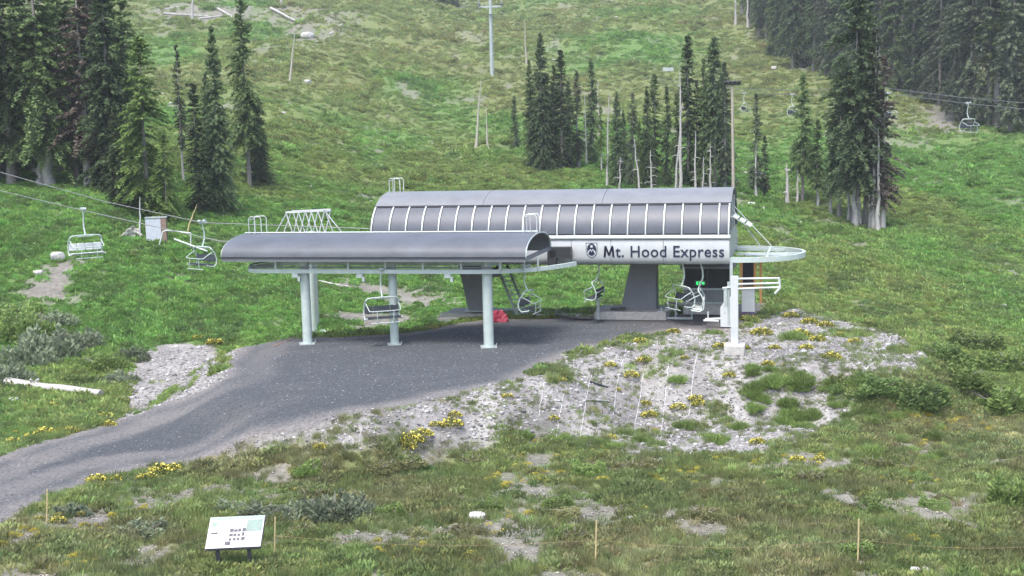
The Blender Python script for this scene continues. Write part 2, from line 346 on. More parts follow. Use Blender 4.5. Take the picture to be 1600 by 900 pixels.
def scatter(name, x, y, scl, tint, source, lift=0, label=None):
    z = h(x, y) + lift; n = len(x); me = bpy.data.meshes.new(name); me.vertices.add(n); me.vertices.foreach_set('co', np.stack([x, y, z], -1).astype(np.float32).ravel())
    a = me.attributes.new('scl', 'FLOAT', 'POINT'); a.data.foreach_set('value', scl.astype(np.float32))
    rg = np.random.default_rng(n); rot = np.zeros((n, 3), np.float32); rot[:, 2] = rg.uniform(0, 6.28, n); rot[:, :2] = rg.normal(0, .12, (n, 2))
    a = me.attributes.new('rot', 'FLOAT_VECTOR', 'POINT'); a.data.foreach_set('vector', rot.ravel())
    t4 = np.ones((n, 4), np.float32); t4[:, :3] = tint; a = me.attributes.new('tint', 'FLOAT_COLOR', 'POINT'); a.data.foreach_set('color', t4.ravel())
    o = bpy.data.objects.new(name, me); C.objects.link(o); o['kind'] = 'stuff'
    if label: o['label'] = label
    g = bpy.data.node_groups.new(name, 'GeometryNodeTree'); g.interface.new_socket('Geometry', in_out='INPUT', socket_type='NodeSocketGeometry'); g.interface.new_socket('Geometry', in_out='OUTPUT', socket_type='NodeSocketGeometry')
    N = g.nodes; L = g.links; gi = N.new('NodeGroupInput'); go = N.new('NodeGroupOutput'); ip = N.new('GeometryNodeInstanceOnPoints'); oi = N.new('GeometryNodeObjectInfo')
    oi.inputs['Object'].default_value = source; oi.inputs['As Instance'].default_value = True
    mp = N.new('GeometryNodeMeshToPoints')
    s1 = N.new('GeometryNodeInputNamedAttribute'); s1.data_type = 'FLOAT'; s1.inputs[0].default_value = 'scl'
    s2 = N.new('GeometryNodeInputNamedAttribute'); s2.data_type = 'FLOAT_VECTOR'; s2.inputs[0].default_value = 'rot'
    L.new(gi.outputs[0], mp.inputs[0]); L.new(mp.outputs[0], ip.inputs['Points']); L.new(oi.outputs['Geometry'], ip.inputs['Instance'])
    L.new(s1.outputs[0], ip.inputs['Scale']); L.new(s2.outputs[0], ip.inputs['Rotation']); L.new(ip.outputs[0], go.inputs[0])
    md = o.modifiers.new('scatter', 'NODES'); md.node_group = g; return o
def area(n, y0, y1, seed, p=1.0):
    """random points on the ground the camera could see, plus a margin; thinner with distance"""
    rg = np.random.default_rng(seed); u = rg.uniform(0, 1, n)
    y = y0 * (y1 / y0) ** u if p == 1 else (y0 ** p + (y1 ** p - y0 ** p) * u) ** (1 / p)
    x = rg.uniform(-.50, .50, n) * y
    return x, y, rg
def tint_of(x, y, rg, j=.22):
    return gcol(x, y) * (1 + rg.normal(0, j, (len(x), 1))).clip(.45, 1.7) * (1 + rg.normal(0, .06, (len(x), 3)))
x, y, rg = area(60000, 24, 66, 201, 1.6); k = rg.uniform(0, 1, len(x)) < veg(x, y) * .8; x, y = x[k], y[k]
scatter('grass_cover', x, y, rg.uniform(.45, 1.05, len(x)), tint_of(x, y, rg), S_grass, -.01, 'short patchy grass growing in the foreground')
x, y, rg = area(34000, 24, 66, 202, 1.6); k = rg.uniform(0, 1, len(x)) < veg(x, y) ** 2 * (fbm(x * .8, y * .6, 66, 3) > .47); x, y = x[k], y[k]
scatter('heath_cover', x, y, rg.uniform(.6, 1.5, len(x)), tint_of(x, y, rg), S_heath, -.03, 'low olive heath in clumps on the bare soil')
x, y, rg = area(110000, 55, 170, 203, 1.2); k = (rg.uniform(0, 1, len(x)) < veg(x, y)) & (np.minimum(poly_sd(BANK, x, y), poly_sd(BANK2, x, y)) > -.3); x, y = x[k], y[k]
big = fbm(x * .12, y * .08, 67, 3)
scatter('meadow_cover', x, y, rg.uniform(.5, 1.1, len(x)) * (.45 + .9 * big), tint_of(x, y, rg, .16), S_leafy, -.05, 'lush low green shrubs covering the meadow')
x, y, rg = area(170000, 140, 520, 204, .8); k = rg.uniform(0, 1, len(x)) < veg(x, y) * .9; x, y = x[k], y[k]
scatter('slope_cover', x, y, rg.uniform(.4, 1.25, len(x)) * (y / 220) ** .5 * (1 + 1.3 * sm(.62, .74, fbm(x * .14, y * .1, 73, 3))), tint_of(x, y, rg, .14), S_leafy, -.12, 'rough grass and low shrubs covering the ski slope')
x, y, rg = area(60000, 36, 75, 208, 1.4); d = poly_sd(BANK, x, y); k = (d < .5) & (rg.uniform(0, 1, len(x)) < .05 + .45 * sm(.47, .64, fbm(x * .5, y * .4, 68, 4))) & (path_sd(x, y) > .1); x, y = x[k], y[k]
scatter('bank_growth', x, y, rg.uniform(.25, .8, len(x)), np.array((.26, .32, .14)) * rg.uniform(.6, 1.2, (len(x), 1)), S_grass, -.01, 'thin grass growing through the rocks of the bank')
x, y, rg = area(26000, 28, 66, 209, 1.6); k = (rg.uniform(0, 1, len(x)) < .3 * sm(.60, .72, fbm(x * .35, y * .3, 69, 3)) * veg(x, y) ** .5) & (path_sd(x, y) > .2); x, y = x[k], y[k]
scatter('scattered_flowers', x, y, rg.uniform(.25, .6, len(x)), np.array((.60, .52, .10)) * rg.uniform(.7, 1.1, (len(x), 1)), S_heath, .08, 'small yellow flowers dotted through the grass')
# stones: on the bank, on bare soil and on the path
x, y, rg = area(120000, 30, 75, 205, 1.4); d = np.minimum(poly_sd(BANK, x, y), poly_sd(BANK2, x, y)) + 1.2 * (fbm(x * .7, y * .7, 91, 3) - .5)
k = rg.uniform(0, 1, len(x)) < .75 * sm(1.7, -.6, d) ** 1.6 * (path_sd(x, y) > -.4); x, y = x[k], y[k]
tn = np.array((.33, .328, .335)) * rg.uniform(.4, 1.4, (len(x), 1)); scatter('bank_rubble', x, y, .04 + .15 * rg.uniform(0, 1, len(x)) ** 3 + .22 * rg.uniform(0, 1, len(x)) ** 22, tn, S_stone, 0, 'pale broken rock covering the bank')
x, y, rg = area(110000, 26, 70, 206, 1.6); ps = path_sd(x, y); k = ((ps < .25) & (rg.uniform(0, 1, len(x)) < .6)) | ((ps > .1) & (rg.uniform(0, 1, len(x)) < .75 * (1 - veg(x, y)) ** 2)); x, y = x[k], y[k]; ps = path_sd(x, y)
tn = np.where((ps < 0)[:, None], np.array((.15, .155, .17)), np.array((.30, .28, .26))) * rg.uniform(.5, 1.5, (len(x), 1)); tn = np.where((rg.uniform(0, 1, len(x)) < .02)[:, None], np.array((.34, .34, .35)), tn)
scatter('loose_gravel', x, y, .025 + .075 * rg.uniform(0, 1, len(x)) ** 3, tn, S_stone, .03, 'loose gravel on the path and bare soil')
x, y, rg = area(9000, 75, 420, 207, 1.0); k = (rg.uniform(0, 1, len(x)) < .06 + .5 * (1 - veg(x, y))); x, y = x[k], y[k]
scatter('slope_stones', x, y, .12 + .5 * rg.uniform(0, 1, len(x)) ** 5 * (y / 130), np.array((.36, .35, .33)) * rg.uniform(.6, 1.3, (len(x), 1)), S_stone, .05, 'pale stones scattered over the slope')
# ------------------------------------------------------------------ lift terminal
PSI = R(14.0)
Uv = Vector((math.cos(PSI), -math.sin(PSI), 0)); Vv = Vector((math.sin(PSI), math.cos(PSI), 0))
O = at_depth(1140, 413, 68.0); ZB = O.z; O.z = 0
L, W = 21.4, 7.5
term = thing('lift_terminal', 'long silver chairlift terminal with ribbed barrel roof and dark blue lettering', 'lift terminal', O, -PSI)
ZP = ZB + 1.42; ZG = ZP + .24; RA = W / 2 - .1; RB = 2.42
def arc(th, off=0): return (W / 2 - (RA + off) * math.cos(th), ZG + (RB + off) * math.sin(th))
TH1 = R(44)
# fascia panels, near side and far side
cuts = [-L, -17.2, -13.1, -9.05, -6.73, -3.72, 0]
prof = [(.34, ZB - .02), (.12, ZB + .05), (.02, ZB + .2), (0, ZB + .4), (0, ZP - .05), (.05, ZP)]
for a, b in zip(cuts[:-1], cuts[1:]):
    MB().prism([(a + .012, y, z) for y, z in prof] + [(a + .012, .30, ZP), (a + .012, .40, ZB + .1)], (b - a - .024, 0, 0)).build('fascia_panel', M['panel'], term, 50)
MB().box((-L / 2, W - .15, (ZB + ZP) / 2), (L, .3, ZP - ZB)).build('fascia_panel', M['panel'], term)
MB().prism([(-L, -.06, ZP + .02), (-L, -.09, ZP + .1), (-L, -.02, ZG), (-L, .3, ZG), (-L, .3, ZP + .02)], (L + .04, 0, 0)).build('gutter', M['galv'], term)
MB().box((-L / 2, W / 2, ZB + .16), (L - .1, W - 1.2, .16)).build('floor_deck', M['under'], term)
for yy in (1.6, 5.9):
    MB().box((-L / 2 - .1, yy, ZB - .06), (L - 1.4, .22, .26)).build('floor_beam', M['grey'], term)
# barrel roof
def roof_strip(a, b, t0, t1, off, th, n=8):
    rows = [[(x, *arc(t0 + (t1 - t0) * k / n, off)) for k in range(n + 1)] for x in (a, b)]
    mb = MB(); mb.sheet(rows); mb2 = [[(x, *arc(t0 + (t1 - t0) * k / n, off - th)) for k in range(n + 1)] for x in (a, b)]
    mb.sheet([r for r in mb2][::-1])
    m = n + 1
    for i, j in ((0, 3), (1, 2)): mb.add([], [])
    nv = 2 * m
    mb.f += [(k, k + 1, nv + m + k + 1, nv + m + k) for k in range(n)] + [(m + k + 1, m + k, nv + k, nv + k + 1) for k in range(n)] + [(0, m, nv, nv + m), (m - 1 + m, m - 1, nv + m + m - 1, nv + m - 1)]
    return mb
ribs = [-.06, -.62]; x = -.62
while x - 1.03 > -L + .5: x -= 1.03; ribs.append(x)
ribs.append(-L + .06)
for a, b in zip(ribs[:-1], ribs[1:]):
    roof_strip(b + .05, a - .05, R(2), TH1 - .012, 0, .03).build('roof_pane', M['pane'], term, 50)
for x in ribs:
    roof_strip(x - .042, x + .042, R(.5), TH1, .055, .11).build('roof_rib', M['galv'], term, 50)
    roof_strip(x - .085, x + .085, R(.5), TH1, .012, .03).build('rib_gasket', M['dark'], term, 50)
roof_strip(-L, 0, TH1 - .02, TH1 + .012, .05, .07, 3).build('roof_seal', M['dark'], term, 50)
roof_strip(-L, -.0, R(.3), R(2.2), .03, .06, 3).build('roof_seal', M['dark'], term, 50)
for a, b in ((-L, -14.6), (-14.6, -7.4), (-7.4, .05)):
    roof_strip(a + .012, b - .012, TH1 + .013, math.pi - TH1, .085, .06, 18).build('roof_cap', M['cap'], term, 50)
roof_strip(-L, 0, math.pi - TH1 + .01, math.pi - R(1), .02, .05, 10).build('roof_rear_sheet', M['pane'], term, 50)
# end walls
for xx, nm in ((-.16, 1), (-L + .1, 0)):
    n = 20; arcp = [(xx, *arc(math.pi * k / n, -.03)) for k in range(n + 1)]
    MB().prism([(xx, y, z) for _, y, z in arcp], (.05, 0, 0)).build('end_glazing', M['glass'], term, 50)
    MB().box((xx + .06, W / 2, (ZB + ZG) / 2 + .05), (.1, W - .66, ZG - ZB - .1)).build('end_panel', M['panel'], term)
    for k in (1, 2, 3):
        y = W * k / 4; zt = ZG + RB * math.sqrt(max(0, 1 - ((y - W / 2) / RA) ** 2)) - .1
        MB().box((xx + .08, y, (ZG + zt) / 2), (.07, .07, zt - ZG)).build('mullion', M['galv'], term)
aw = MB()
for k in range(3): aw.box((.3 + .36 * k, 1.3, 6.2 - .22 * k), (.31, 2.0, .06), ry=.55)
aw.bar((0, .5, 6.3), (1.0, .5, 5.72), .05, .05).bar((0, 2.1, 6.3), (1.0, 2.1, 5.72), .05, .05)
aw.build('louvre_awning', M['white'], term)
# return ring and its stays
ZR = 3.82; ring = []; rr = (W - .5) / 2
for k in range(29):
    a = -math.pi / 2 + math.pi * k / 28; ring.append((.55 + rr * math.cos(a), W / 2 + rr * math.sin(a)))
ring = [(-.3, .25)] + ring + [(-.3, W - .25)]
mb = MB(); rows = []
for k, (a, b) in enumerate(ring):
    p = Vector(ring[max(0, k - 1)]); q = Vector(ring[min(len(ring) - 1, k + 1)]); d = (q - p).normalized(); nn = Vector((d.y, -d.x)) * .09
    rows.append([(a + nn.x, b + nn.y, ZR - .15), (a + nn.x, b + nn.y, ZR + .15), (a - nn.x, b - nn.y, ZR + .15), (a - nn.x, b - nn.y, ZR - .15), (a + nn.x, b + nn.y, ZR - .15)])
mb.sheet(rows).build('return_rail', M['rail'], term, 40)
MB().box((1.9, 3.6, ZR - .02), (2.4, 1.4, .06)).build('ring_platform', M['galv'], term)
for p, q in (((0, .5, ZR), (2.9, 1.4, ZR)), ((0, 7, ZR), (2.9, 6.1, ZR)), ((.2, 3.75, ZR), (4.0, 3.75, ZR)), ((2.0, .7, ZR), (2.0, 6.9, ZR))):
    MB().bar(p, q, .14, .16).build('ring_brace', M['rail'], term)
for y0, x1, y1 in ((1.6, 2.0, 2.0), (3.4, 2.6, 3.0)):
    MB().tube([(.0, y0, 6.7), (x1, y1, ZR + .1)], .028, 6).build('stay_cable', M['galv'], term)
MB().box((.08, .2, 3.0), (.16, .16, 1.5)).build('corner_post', M['galv'], term)
# tyre wheels and dark drive box in the gap on the left
MB().box((-9.6, -.35, 4.32), (1.25, .5, .62)).box((-10.1, -.4, 4.0), (.5, .4, .9)).build('drive_box', M['black'], term)
MB().box((-14.5, .9, 3.0), (1.7, .8, .5)).build('drive_housing', M['black'], term)
# guard hoops on the roof
def hoops(xc, yc, z, parent, m, wd=.75, n=3, ht=.95):
    mb = MB()
    for k in range(n):
        x0 = xc - wd / 2 + wd * k / (n - 1)
    for yy in (yc - .35, yc + .35):
        mb.tube([(xc - wd / 2, yy, z), (xc - wd / 2, yy, z + ht - .12), (xc - wd / 2 + .1, yy, z + ht), (xc + wd / 2 - .1, yy, z + ht), (xc + wd / 2, yy, z + ht - .12), (xc + wd / 2, yy, z)], .024, 6)
    mb.tube([(xc, yc - .35, z), (xc, yc - .35, z + ht)], .02, 6).tube([(xc - wd / 2, yc - .35, z + ht - .15), (xc - wd / 2, yc + .35, z + ht - .15)], .02, 6)
    return mb.build('guard_hoop', m, parent)
hoops(-L + .6, W / 2 - .3, ZG + RB - .02, term, M['white'], .7)
# piers: slanted steel boxes
def pier(x0, x1, x2, x3, zb):
    y0 = W / 2 - .65
    p = MB().prism([(x0, y0, ZB - .02), (x1, y0, ZB - .02), (x2, y0, zb), (x3, y0, zb)], (0, 1.3, 0)).build('pier', M['grey'], term, 30, .02)
    MB().box(((x2 + x3) / 2, W / 2, zb - .02), (abs(x2 - x3) + .35, 1.7, .06)).build('base_plate', M['galv'], p)
    MB().box(((x0 + x1) / 2, W / 2, ZB - .05), (abs(x1 - x0) + .3, 1.6, .1)).build('pier_head', M['grey'], p)
pier(-6.0, -4.55, -4.55, -6.75, .35); pier(-16.9, -15.0, -15.0, -16.25, .35)
# lettering and emblem
cu = bpy.data.curves.new('lettering', 'FONT'); cu.body = 'Mt. Hood Express'; cu.extrude = .02; cu.offset = .009; cu.space_character = 1.06; cu.resolution_u = 4
to = bpy.data.objects.new('tmp', cu); C.objects.link(to); bpy.context.view_layer.update()
tm = bpy.data.meshes.new_from_object(to.evaluated_get(bpy.context.evaluated_depsgraph_get())); bpy.data.objects.remove(to); bpy.data.curves.remove(cu)
co = np.array([v.co[:] for v in tm.vertices]); mn, mx = co.min(0), co.max(0)
TX0, TX1 = -7.12, -.30; sx = (TX1 - TX0) / (mx[0] - mn[0])
capz = ZB + .42; szz = sx * 1.04
nc = np.stack([TX0 + (co[:, 0] - mn[0]) * sx, -.018 - co[:, 2] * .6, capz + co[:, 1] * szz], -1)
lo = thing('lettering', '', '', (0, 0, 0)); lo.parent = term; del lo['category']; lo['label'] = 'dark blue Mt. Hood Express lettering on fascia'
par = list(range(len(nc)))                              # one mesh for each letter
def find(i):
    while par[i] != i: par[i] = par[par[i]]; i = par[i]
    return i
for e in tm.edges: par[find(e.vertices[0])] = find(e.vertices[1])
isl = {}
for f in tm.polygons: isl.setdefault(find(f.vertices[0]), []).append(tuple(f.vertices))
for k, fs in sorted(isl.items(), key=lambda t: min(nc[i][0] for f in t[1] for i in f)):
    ids = sorted({i for f in fs for i in f}); mp = {v: i for i, v in enumerate(ids)}; mb = MB(); lx = nc[ids]
    if lx[:, 0].min() < TX0 + .01:                       # the M, with splayed legs and a deep notch
        a, b, z0, z1 = lx[:, 0].min() - .04, lx[:, 0].max() + .02, lx[:, 2].min(), lx[:, 2].max(); W_ = b - a; H_ = z1 - z0
        pl = [(0, 0), (.19, 0), (.245, .62), (.43, .12), (.57, .12), (.755, .62), (.81, 0), (1, 0), (.9, 1), (.74, 1), (.5, .38), (.26, 1), (.1, 1)]
        for q in ((0, 1, 2, 11, 12), (2, 3, 10, 11), (3, 4, 10), (4, 5, 9, 10), (5, 6, 7, 8, 9)): mb.prism([(a + pl[i][0] * W_, -.006, z0 + pl[i][1] * H_) for i in q], (0, -.024, 0))
        bmm = bmesh.new(); t_ = mb.mesh('letter'); bmm.from_mesh(t_); bmesh.ops.remove_doubles(bmm, verts=bmm.verts, dist=1e-4); bmm.to_mesh(t_); bmm.free(); t_.materials.append(M['navy'])
        lo_ = bpy.data.objects.new('letter', t_); C.objects.link(lo_); lo_.parent = lo; continue
    mb.add([nc[i] for i in ids], [tuple(mp[i] for i in f) for f in fs]); mb.build('letter', M['navy'], lo, None)
ex, ez, eh = -7.85, ZB + .38, .86
def shield(k, z0=0): return [(-.33 * k, .86 * k), (.33 * k, .86 * k), (.33 * k, .36 * k), (.26 * k, .14 * k), (.1 * k, .02 * k), (0, 0), (-.1 * k, .02 * k), (-.26 * k, .14 * k), (-.33 * k, .36 * k)]
em = MB().prism([(ex + a, -.012, ez + b) for a, b in shield(1)][::-1], (0, -.01, 0)).build('emblem', M['navy'], term, None)
MB().prism([(ex + a * .9, -.0235, ez + .045 + b * .9) for a, b in shield(1)][::-1], (0, -.004, 0)).build('emblem_border', M['white'], em, None)
MB().prism([(ex + .27 * math.cos(t), -.029, ez + .46 + .36 * math.sin(t)) for t in [2 * math.pi * k / 24 for k in range(24)]][::-1], (0, -.004, 0)).build('emblem_field', M['navy'], em, None)
MB().prism([(ex + .075 * math.cos(t), -.034, ez + .65 + .075 * math.sin(t)) for t in [2 * math.pi * k / 12 for k in range(12)]][::-1], (0, -.004, 0)).build('emblem_sun', M['white'], em, None)
MB().tube([(ex + a, -.036, ez + b) for a, b in ((-.21, .24), (-.12, .42), (-.06, .47), (0, .33), (.06, .47), (.12, .42), (.21, .24))], .035, 6).build('emblem_peak', M['white'], em)

# stairs up to the terminal
def T(u, v, z): return O + Uv * u + Vv * v + Vector((0, 0, z))
st = thing('steel_stairs', 'steep grey steel stairs leading up into the terminal', 'stairs', T(-13.0, 2.6, .1), -PSI - R(42))
for yy in (0, .75): MB().bar((0, yy, 0), (-2.15, yy, 2.95), .06, .2).build('stringer', M['galv'], st)
for k in range(11):
    t = (k + .5) / 11; MB().box((-2.15 * t, .375, 2.95 * t), (.24, .7, .04)).build('tread', M['galv'], st)
for yy in (0, .75):
    hr = MB().tube([(.05, yy, .1), (.0, yy, .9), (-2.15, yy, 3.1)], .022, 6)
    for t in (.3, .65): hr.tube([(-2.15 * t, yy, 2.95 * t), (-2.15 * t, yy, 2.2 * t + .9)], .02, 6)
    hr.build('handrail', M['galv'], st)
# concrete foundation
fd = MB()
fa, fb = T(-17.6, 2.2, 0), T(-8.6, 2.2, 0)
f1 = thing('concrete_footing', 'low concrete strip footing along the terminal', 'footing', T(-17.8, 2.3, 0), -PSI)
MB().box((4.8, 2.2, .02), (9.8, 2.2, .26)).build('slab', M['conc'], f1, 30, .02); MB().box((4.9, .9, .04), (10.4, .35, .24)).build('kerb', M['conc'], f1, 30, .02)
f2 = thing('concrete_block', 'raised concrete block carrying the right pier', 'footing', T(-8.2, 1.7, 0), -PSI)
MB().box((2.2, 2.0, .17), (4.3, 3.0, .64)).build('block', M['conc'], f2, 30, .03); MB().box((.3, .45, .55), (.16, .16, 1.3)).build('post', M['galv'], f2); MB().box((.3, .45, 1.22), (.42, .3, .05)).build('post_cap', M['galv'], f2)
MB().box((1.4, 1.1, .62), (.9, .4, .12), rz=.2).build('dark_mat', M['black'], f2)
b = thing('rubber_belt', 'black rubber loading belt lying beside the concrete block', 'belt', T(-9.6, 1.5, .05), -PSI)
MB().tube([(-.9, .6, .28), (-.2, .4, .16), (.6, .1, .12), (1.3, .1, .16)], .09, 6).build('belt', M['black'], b); MB().box((.9, .3, .02), (1.2, .12, .1), rz=.25).build('belt_edge', M['black'], b)
# red tarp heap
def heap(name, m, rad, ht, seed, n=9):
    mb = MB(); rg = random.Random(seed); rows = []
    for i in range(n):
        t = i / (n - 1); row = []
        for k in range(17):
            a = 2 * math.pi * (k % 16) / 16; rr_ = rad * math.cos(t * math.pi / 2) * (1 + .3 * math.sin(3 * a + seed) + .16 * rg.uniform(-1.6, 1.6) * (k < 16)) + .02
            row.append((rr_ * math.cos(a), rr_ * math.sin(a) * .6, ht * math.sin(t * math.pi / 2) * (1 + .2 * math.sin(2 * a + 1)) + rg.uniform(-.11, .11)))
        row[-1] = row[0]; rows.append(row)
    return mb.sheet(rows)
tp = heap('red_tarp', None, .55, .62, 3).build('red_tarp', M['red'], None, 30); p = T(-13.75, .8, 0); tp.location = (p.x, p.y, float(h(p.x, p.y)) - .02); tag(tp, 'crumpled red tarp heap on the gravel by the terminal stairs', 'tarp')

# ------------------------------------------------------------------ chair parking canopy
A = at_depth(821, 403, 61.8); ZE = A.z; A.z = 0; CL, CW, CH = 17.0, 6.2, 1.08
can = thing('parking_canopy', 'open chair storage canopy with curved grey roof on round silver posts', 'canopy', A, -PSI)
n = 22; rows = []; rowsb = []
for i in range(41):
    x = -CL + CL * i / 40; wv = .03 * math.sin(x * 1.9) + .02 * math.sin(x * 4.3)
    def P(k, off):
        t = math.pi * k / n; s = math.sin(t) ** .8 if math.sin(t) > 0 else 0
        return (x, CW / 2 - (CW / 2 + off) * math.cos(t), ZE + (CH + off) * s + (wv if k in (0, 1) else 0))
    rows.append([P(k, 0) for k in range(n + 1)]); rowsb.append([P(k, -.06) for k in range(n + 1)])
MB().sheet(rows).build('roof_sheet', M['roof'], can, 60); MB().sheet(rowsb[::-1]).build('roof_lining', M['under'], can, 60)
MB().box((-CL / 2, .04, ZE - .1), (CL, .1, .22)).build('eave_beam', M['grey'], can); MB().box((-CL / 2, CW - .04, ZE - .1), (CL, .1, .22)).build('eave_beam', M['grey'], can)
MB().box((-CL / 2, -.02, ZE + .02), (CL + .02, .1, .05)).build('eave_seal', M['dark'], can)
MB().tube([(-CL, CW / 2 - .1, ZE + CH + .04), (0, CW / 2 - .1, ZE + CH + .04)], .04, 6).build('ridge_conduit', M['galv'], can)
for xx in (0, -CL):
    MB().tube([(xx, CW / 2 - (CW / 2 - .05) * math.cos(math.pi * k / n), ZE + (CH - .05) * max(0, math.sin(math.pi * k / n)) ** .8) for k in range(n + 1)], .05, 6).build('end_arch', M['galv'], can)
    MB().bar((xx - math.copysign(.1, xx + 1), 0, ZE - .1), (xx - math.copysign(.1, xx + 1), CW, ZE - .1), .12, .2).build('tie_beam', M['grey'], can)
for k in range(1, 6): MB().bar((-CL * k / 6, .1, ZE - .12), (-CL * k / 6, CW - .1, ZE - .12), .1, .18).build('tie_beam', M['under'], can)
hoops(-CL + .75, CW / 2, ZE + CH, can, M['white'], .75); hoops(-.35, CW / 2, ZE + CH, can, M['white'], .7)
# posts
for px, py, rad in ((481, 538, .26), (490, 521, .24), (617, 539, .23), (764, 543, .27)):
    g = hit(px, py); loc = can.matrix_basis.inverted() @ g; m_ = MB(); 
    yl = loc.y; zt = ZE - .02 if not 0 < yl < CW else ZE - .2
    po = MB().tube([(loc.x, yl, loc.z - .3), (loc.x, yl, zt)], rad, 20).build('post', M['rail'], can)
    MB().box((loc.x, yl, loc.z + .05), (rad * 3.1, rad * 3.1, .06), .3).build('base_plate', M['galv'], po)
    for sx_ in (-1, 1):
        for sy_ in (-1, 1): MB().tube([(loc.x + sx_ * rad * 1.25, yl + sy_ * rad * 1.25, loc.z), (loc.x + sx_ * rad * 1.25, yl + sy_ * rad * 1.25, loc.z + .18)], .03, 6).build('anchor_bolt', M['galv'], po)
    print('post', loc)
# storage rail loop
ZL = ZE - .78; nr_ = 1.9; lp = []
lp = [(-1.2 + x_, y_) for x_, y_ in ((2.9, 4.6), (2.5, 3.6), (1.95, 2.6), (1.2, 1.65), (.3, .95), (-.7, .62), (-1.8, .55))]
lp += [(-CL + 2.6 + .0 * k, .55) for k in (0,)]
for k in range(1, 15):
    a = math.pi * k / 15; lp.append((-CL + 2.2 - 1.5 * math.sin(a) ** .8, .55 + 2.0 * (1 - math.cos(a))))
lp += [(-CL + 2.6, 4.55), (-4.0, 4.55), (-2.4, 4.6)]
def rail(pts, z, w_, h_, name, parent, m):
    rows = []
    for k, (a, b) in enumerate(pts):
        p = Vector(pts[max(0, k - 1)]); q = Vector(pts[min(len(pts) - 1, k + 1)]); d = (q - p).normalized(); nn = Vector((d.y, -d.x)) * w_ / 2
        rows.append([(a + nn.x, b + nn.y, z - h_ / 2), (a + nn.x, b + nn.y, z + h_ / 2), (a - nn.x, b - nn.y, z + h_ / 2), (a - nn.x, b - nn.y, z - h_ / 2), (a + nn.x, b + nn.y, z - h_ / 2)])
    return MB().sheet(rows).build(name, m, parent, 40)
rail(lp, ZL, .16, .22, 'storage_rail', can, M['rail'])
rail([(a, b + (.12 if b < 2 else -.12)) for a, b in lp[5:-2]], ZL + .2, .1, .08, 'storage_rail', can, M['grey'])
for k in range(7):
    x = -1.5 - k * 2.1
    for yy in (.62, 4.55): MB().box((x, yy, (ZL + ZE) / 2 - .02), (.12, .12, ZE - ZL - .18)).build('rail_hanger', M['galv'], can)
for x in (-.05, .55): MB().tube([(x - .3, 1.2 + x, ZL), (x - .3, 1.2 + x, ZE - .1)], .06, 8).build('rail_hanger', M['galv'], can)
for x in (-12.9, -9.2, -4.3):
    MB().box((x, .45, ZL - .22), (.34, .22, .2)).box((x + .22, .42, ZL - .4), (.14, .14, .26)).build('switch_motor', M['galv'], can)

# ------------------------------------------------------------------ chairs
def make_chair(name, seatmat, label):
    c = thing(name, label, 'chairlift chair', group='chairlift chairs')
    MB().box((0, 0, .02), (.46, .16, .16)).tube([(-.2, -.12, .1), (-.2, .12, .1)], .1, 10).tube([(.2, -.12, .1), (.2, .12, .1)], .1, 10).build('grip', M['galv'], c)
    MB().tube([(0, 0, 0), (0, 0, -.25), (-.10, 0, -.6), (-.12, 0, -1.0), (.0, 0, -1.35), (.12, 0, -1.58)], .05, 8).build('hanger_arm', M['rail'], c)
    MB().tube([(.12, -1.0, -1.72), (.12, -.9, -1.62), (.12, -.5, -1.58), (.12, .5, -1.58), (.12, .9, -1.62), (.12, 1.0, -1.72)], .042, 8).tube([(.02, -.5, -1.66), (.02, .5, -1.66)], .035, 8).build('top_bar', M['rail'], c)
    for s in (-1, 1):
        MB().tube([(.12, s * 1.0, -1.70), (-.06, s * 1.06, -1.95), (-.2, s * 1.06, -2.35), (-.16, s * 1.06, -2.72), (.05, s * 1.06, -2.86), (.48, s * 1.06, -2.8), (.56, s * 1.06, -2.74)], .04, 8).build('side_frame', M['rail'], c)
    MB().tube([(.05, -1.06, -2.86), (.05, 1.06, -2.86)], .035, 8).tube([(-.2, -1.06, -2.35), (-.2, 1.06, -2.35)], .035, 8).build('cross_bar', M['rail'], c)
    for k in range(4):
        y = -.78 + .52 * k
        MB().box((.2, y, -2.74), (.56, .49, .09), ry=-.1).build('seat', seatmat, c, 30, .03); MB().box((-.14, y, -2.33), (.08, .49, .46), ry=-.22).build('backrest', seatmat, c, 30, .03)
    MB().tube([(.0, -.98, -1.9), (.45, -.98, -2.1), (.75, -.94, -2.3), (.8, -.6, -2.32), (.8, .6, -2.32), (.75, .94, -2.3), (.45, .98, -2.1), (.0, .98, -1.9)], .028, 8).build('restraint_bar', M['rail'], c)
    mb = MB()
    for y in (-.5, .5): mb.tube([(.8, y, -2.32), (.82, y, -2.8), (.74, y, -3.02)], .022, 6)
    mb.tube([(.74, -.85, -3.02), (.74, .85, -3.02)], .03, 6); mb.build('footrest', M['rail'], c)
    return c
ch_dark = make_chair('lift_chair', M['seat'], 'quad lift chair with dark seat hanging from the storage rail beside a post')
ch_lite = make_chair('lift_chair', M['white'], 'quad lift chair with bright white seat pads riding the cable on its own')
def put(c, loc, rz, label, group=None, sc=1):
    c.location = loc; c.rotation_euler = (0, 0, rz); c['label'] = label; c.scale = (sc, sc, sc)
    return c
def CP(x, y, z): return A + Uv * x + Vv * y + Vector((0, 0, z))
def far_chair(): return copy_tree(ch_dark)
ROPE_N = [at_depth(-200, 255, 92), at_depth(0, 298, 83), at_depth(130, 329, 78.5), at_depth(345, 377, 74.0), T(-20.6, 1.6, 4.75)]
ROPE_F = [at_depth(-200, 212, 98), at_depth(0, 269, 90), at_depth(160, 314, 85), at_depth(316, 348, 80.5), T(-20.6, 5.9, 5.15)]
put(ch_lite, ROPE_N[2], R(-55), 'white quad lift chair on the near haul cable, dirt bank behind it')
c = far_chair(); put(c, ROPE_F[3], R(-130), 'pale quad lift chair on the far haul cable just off the canopy end')
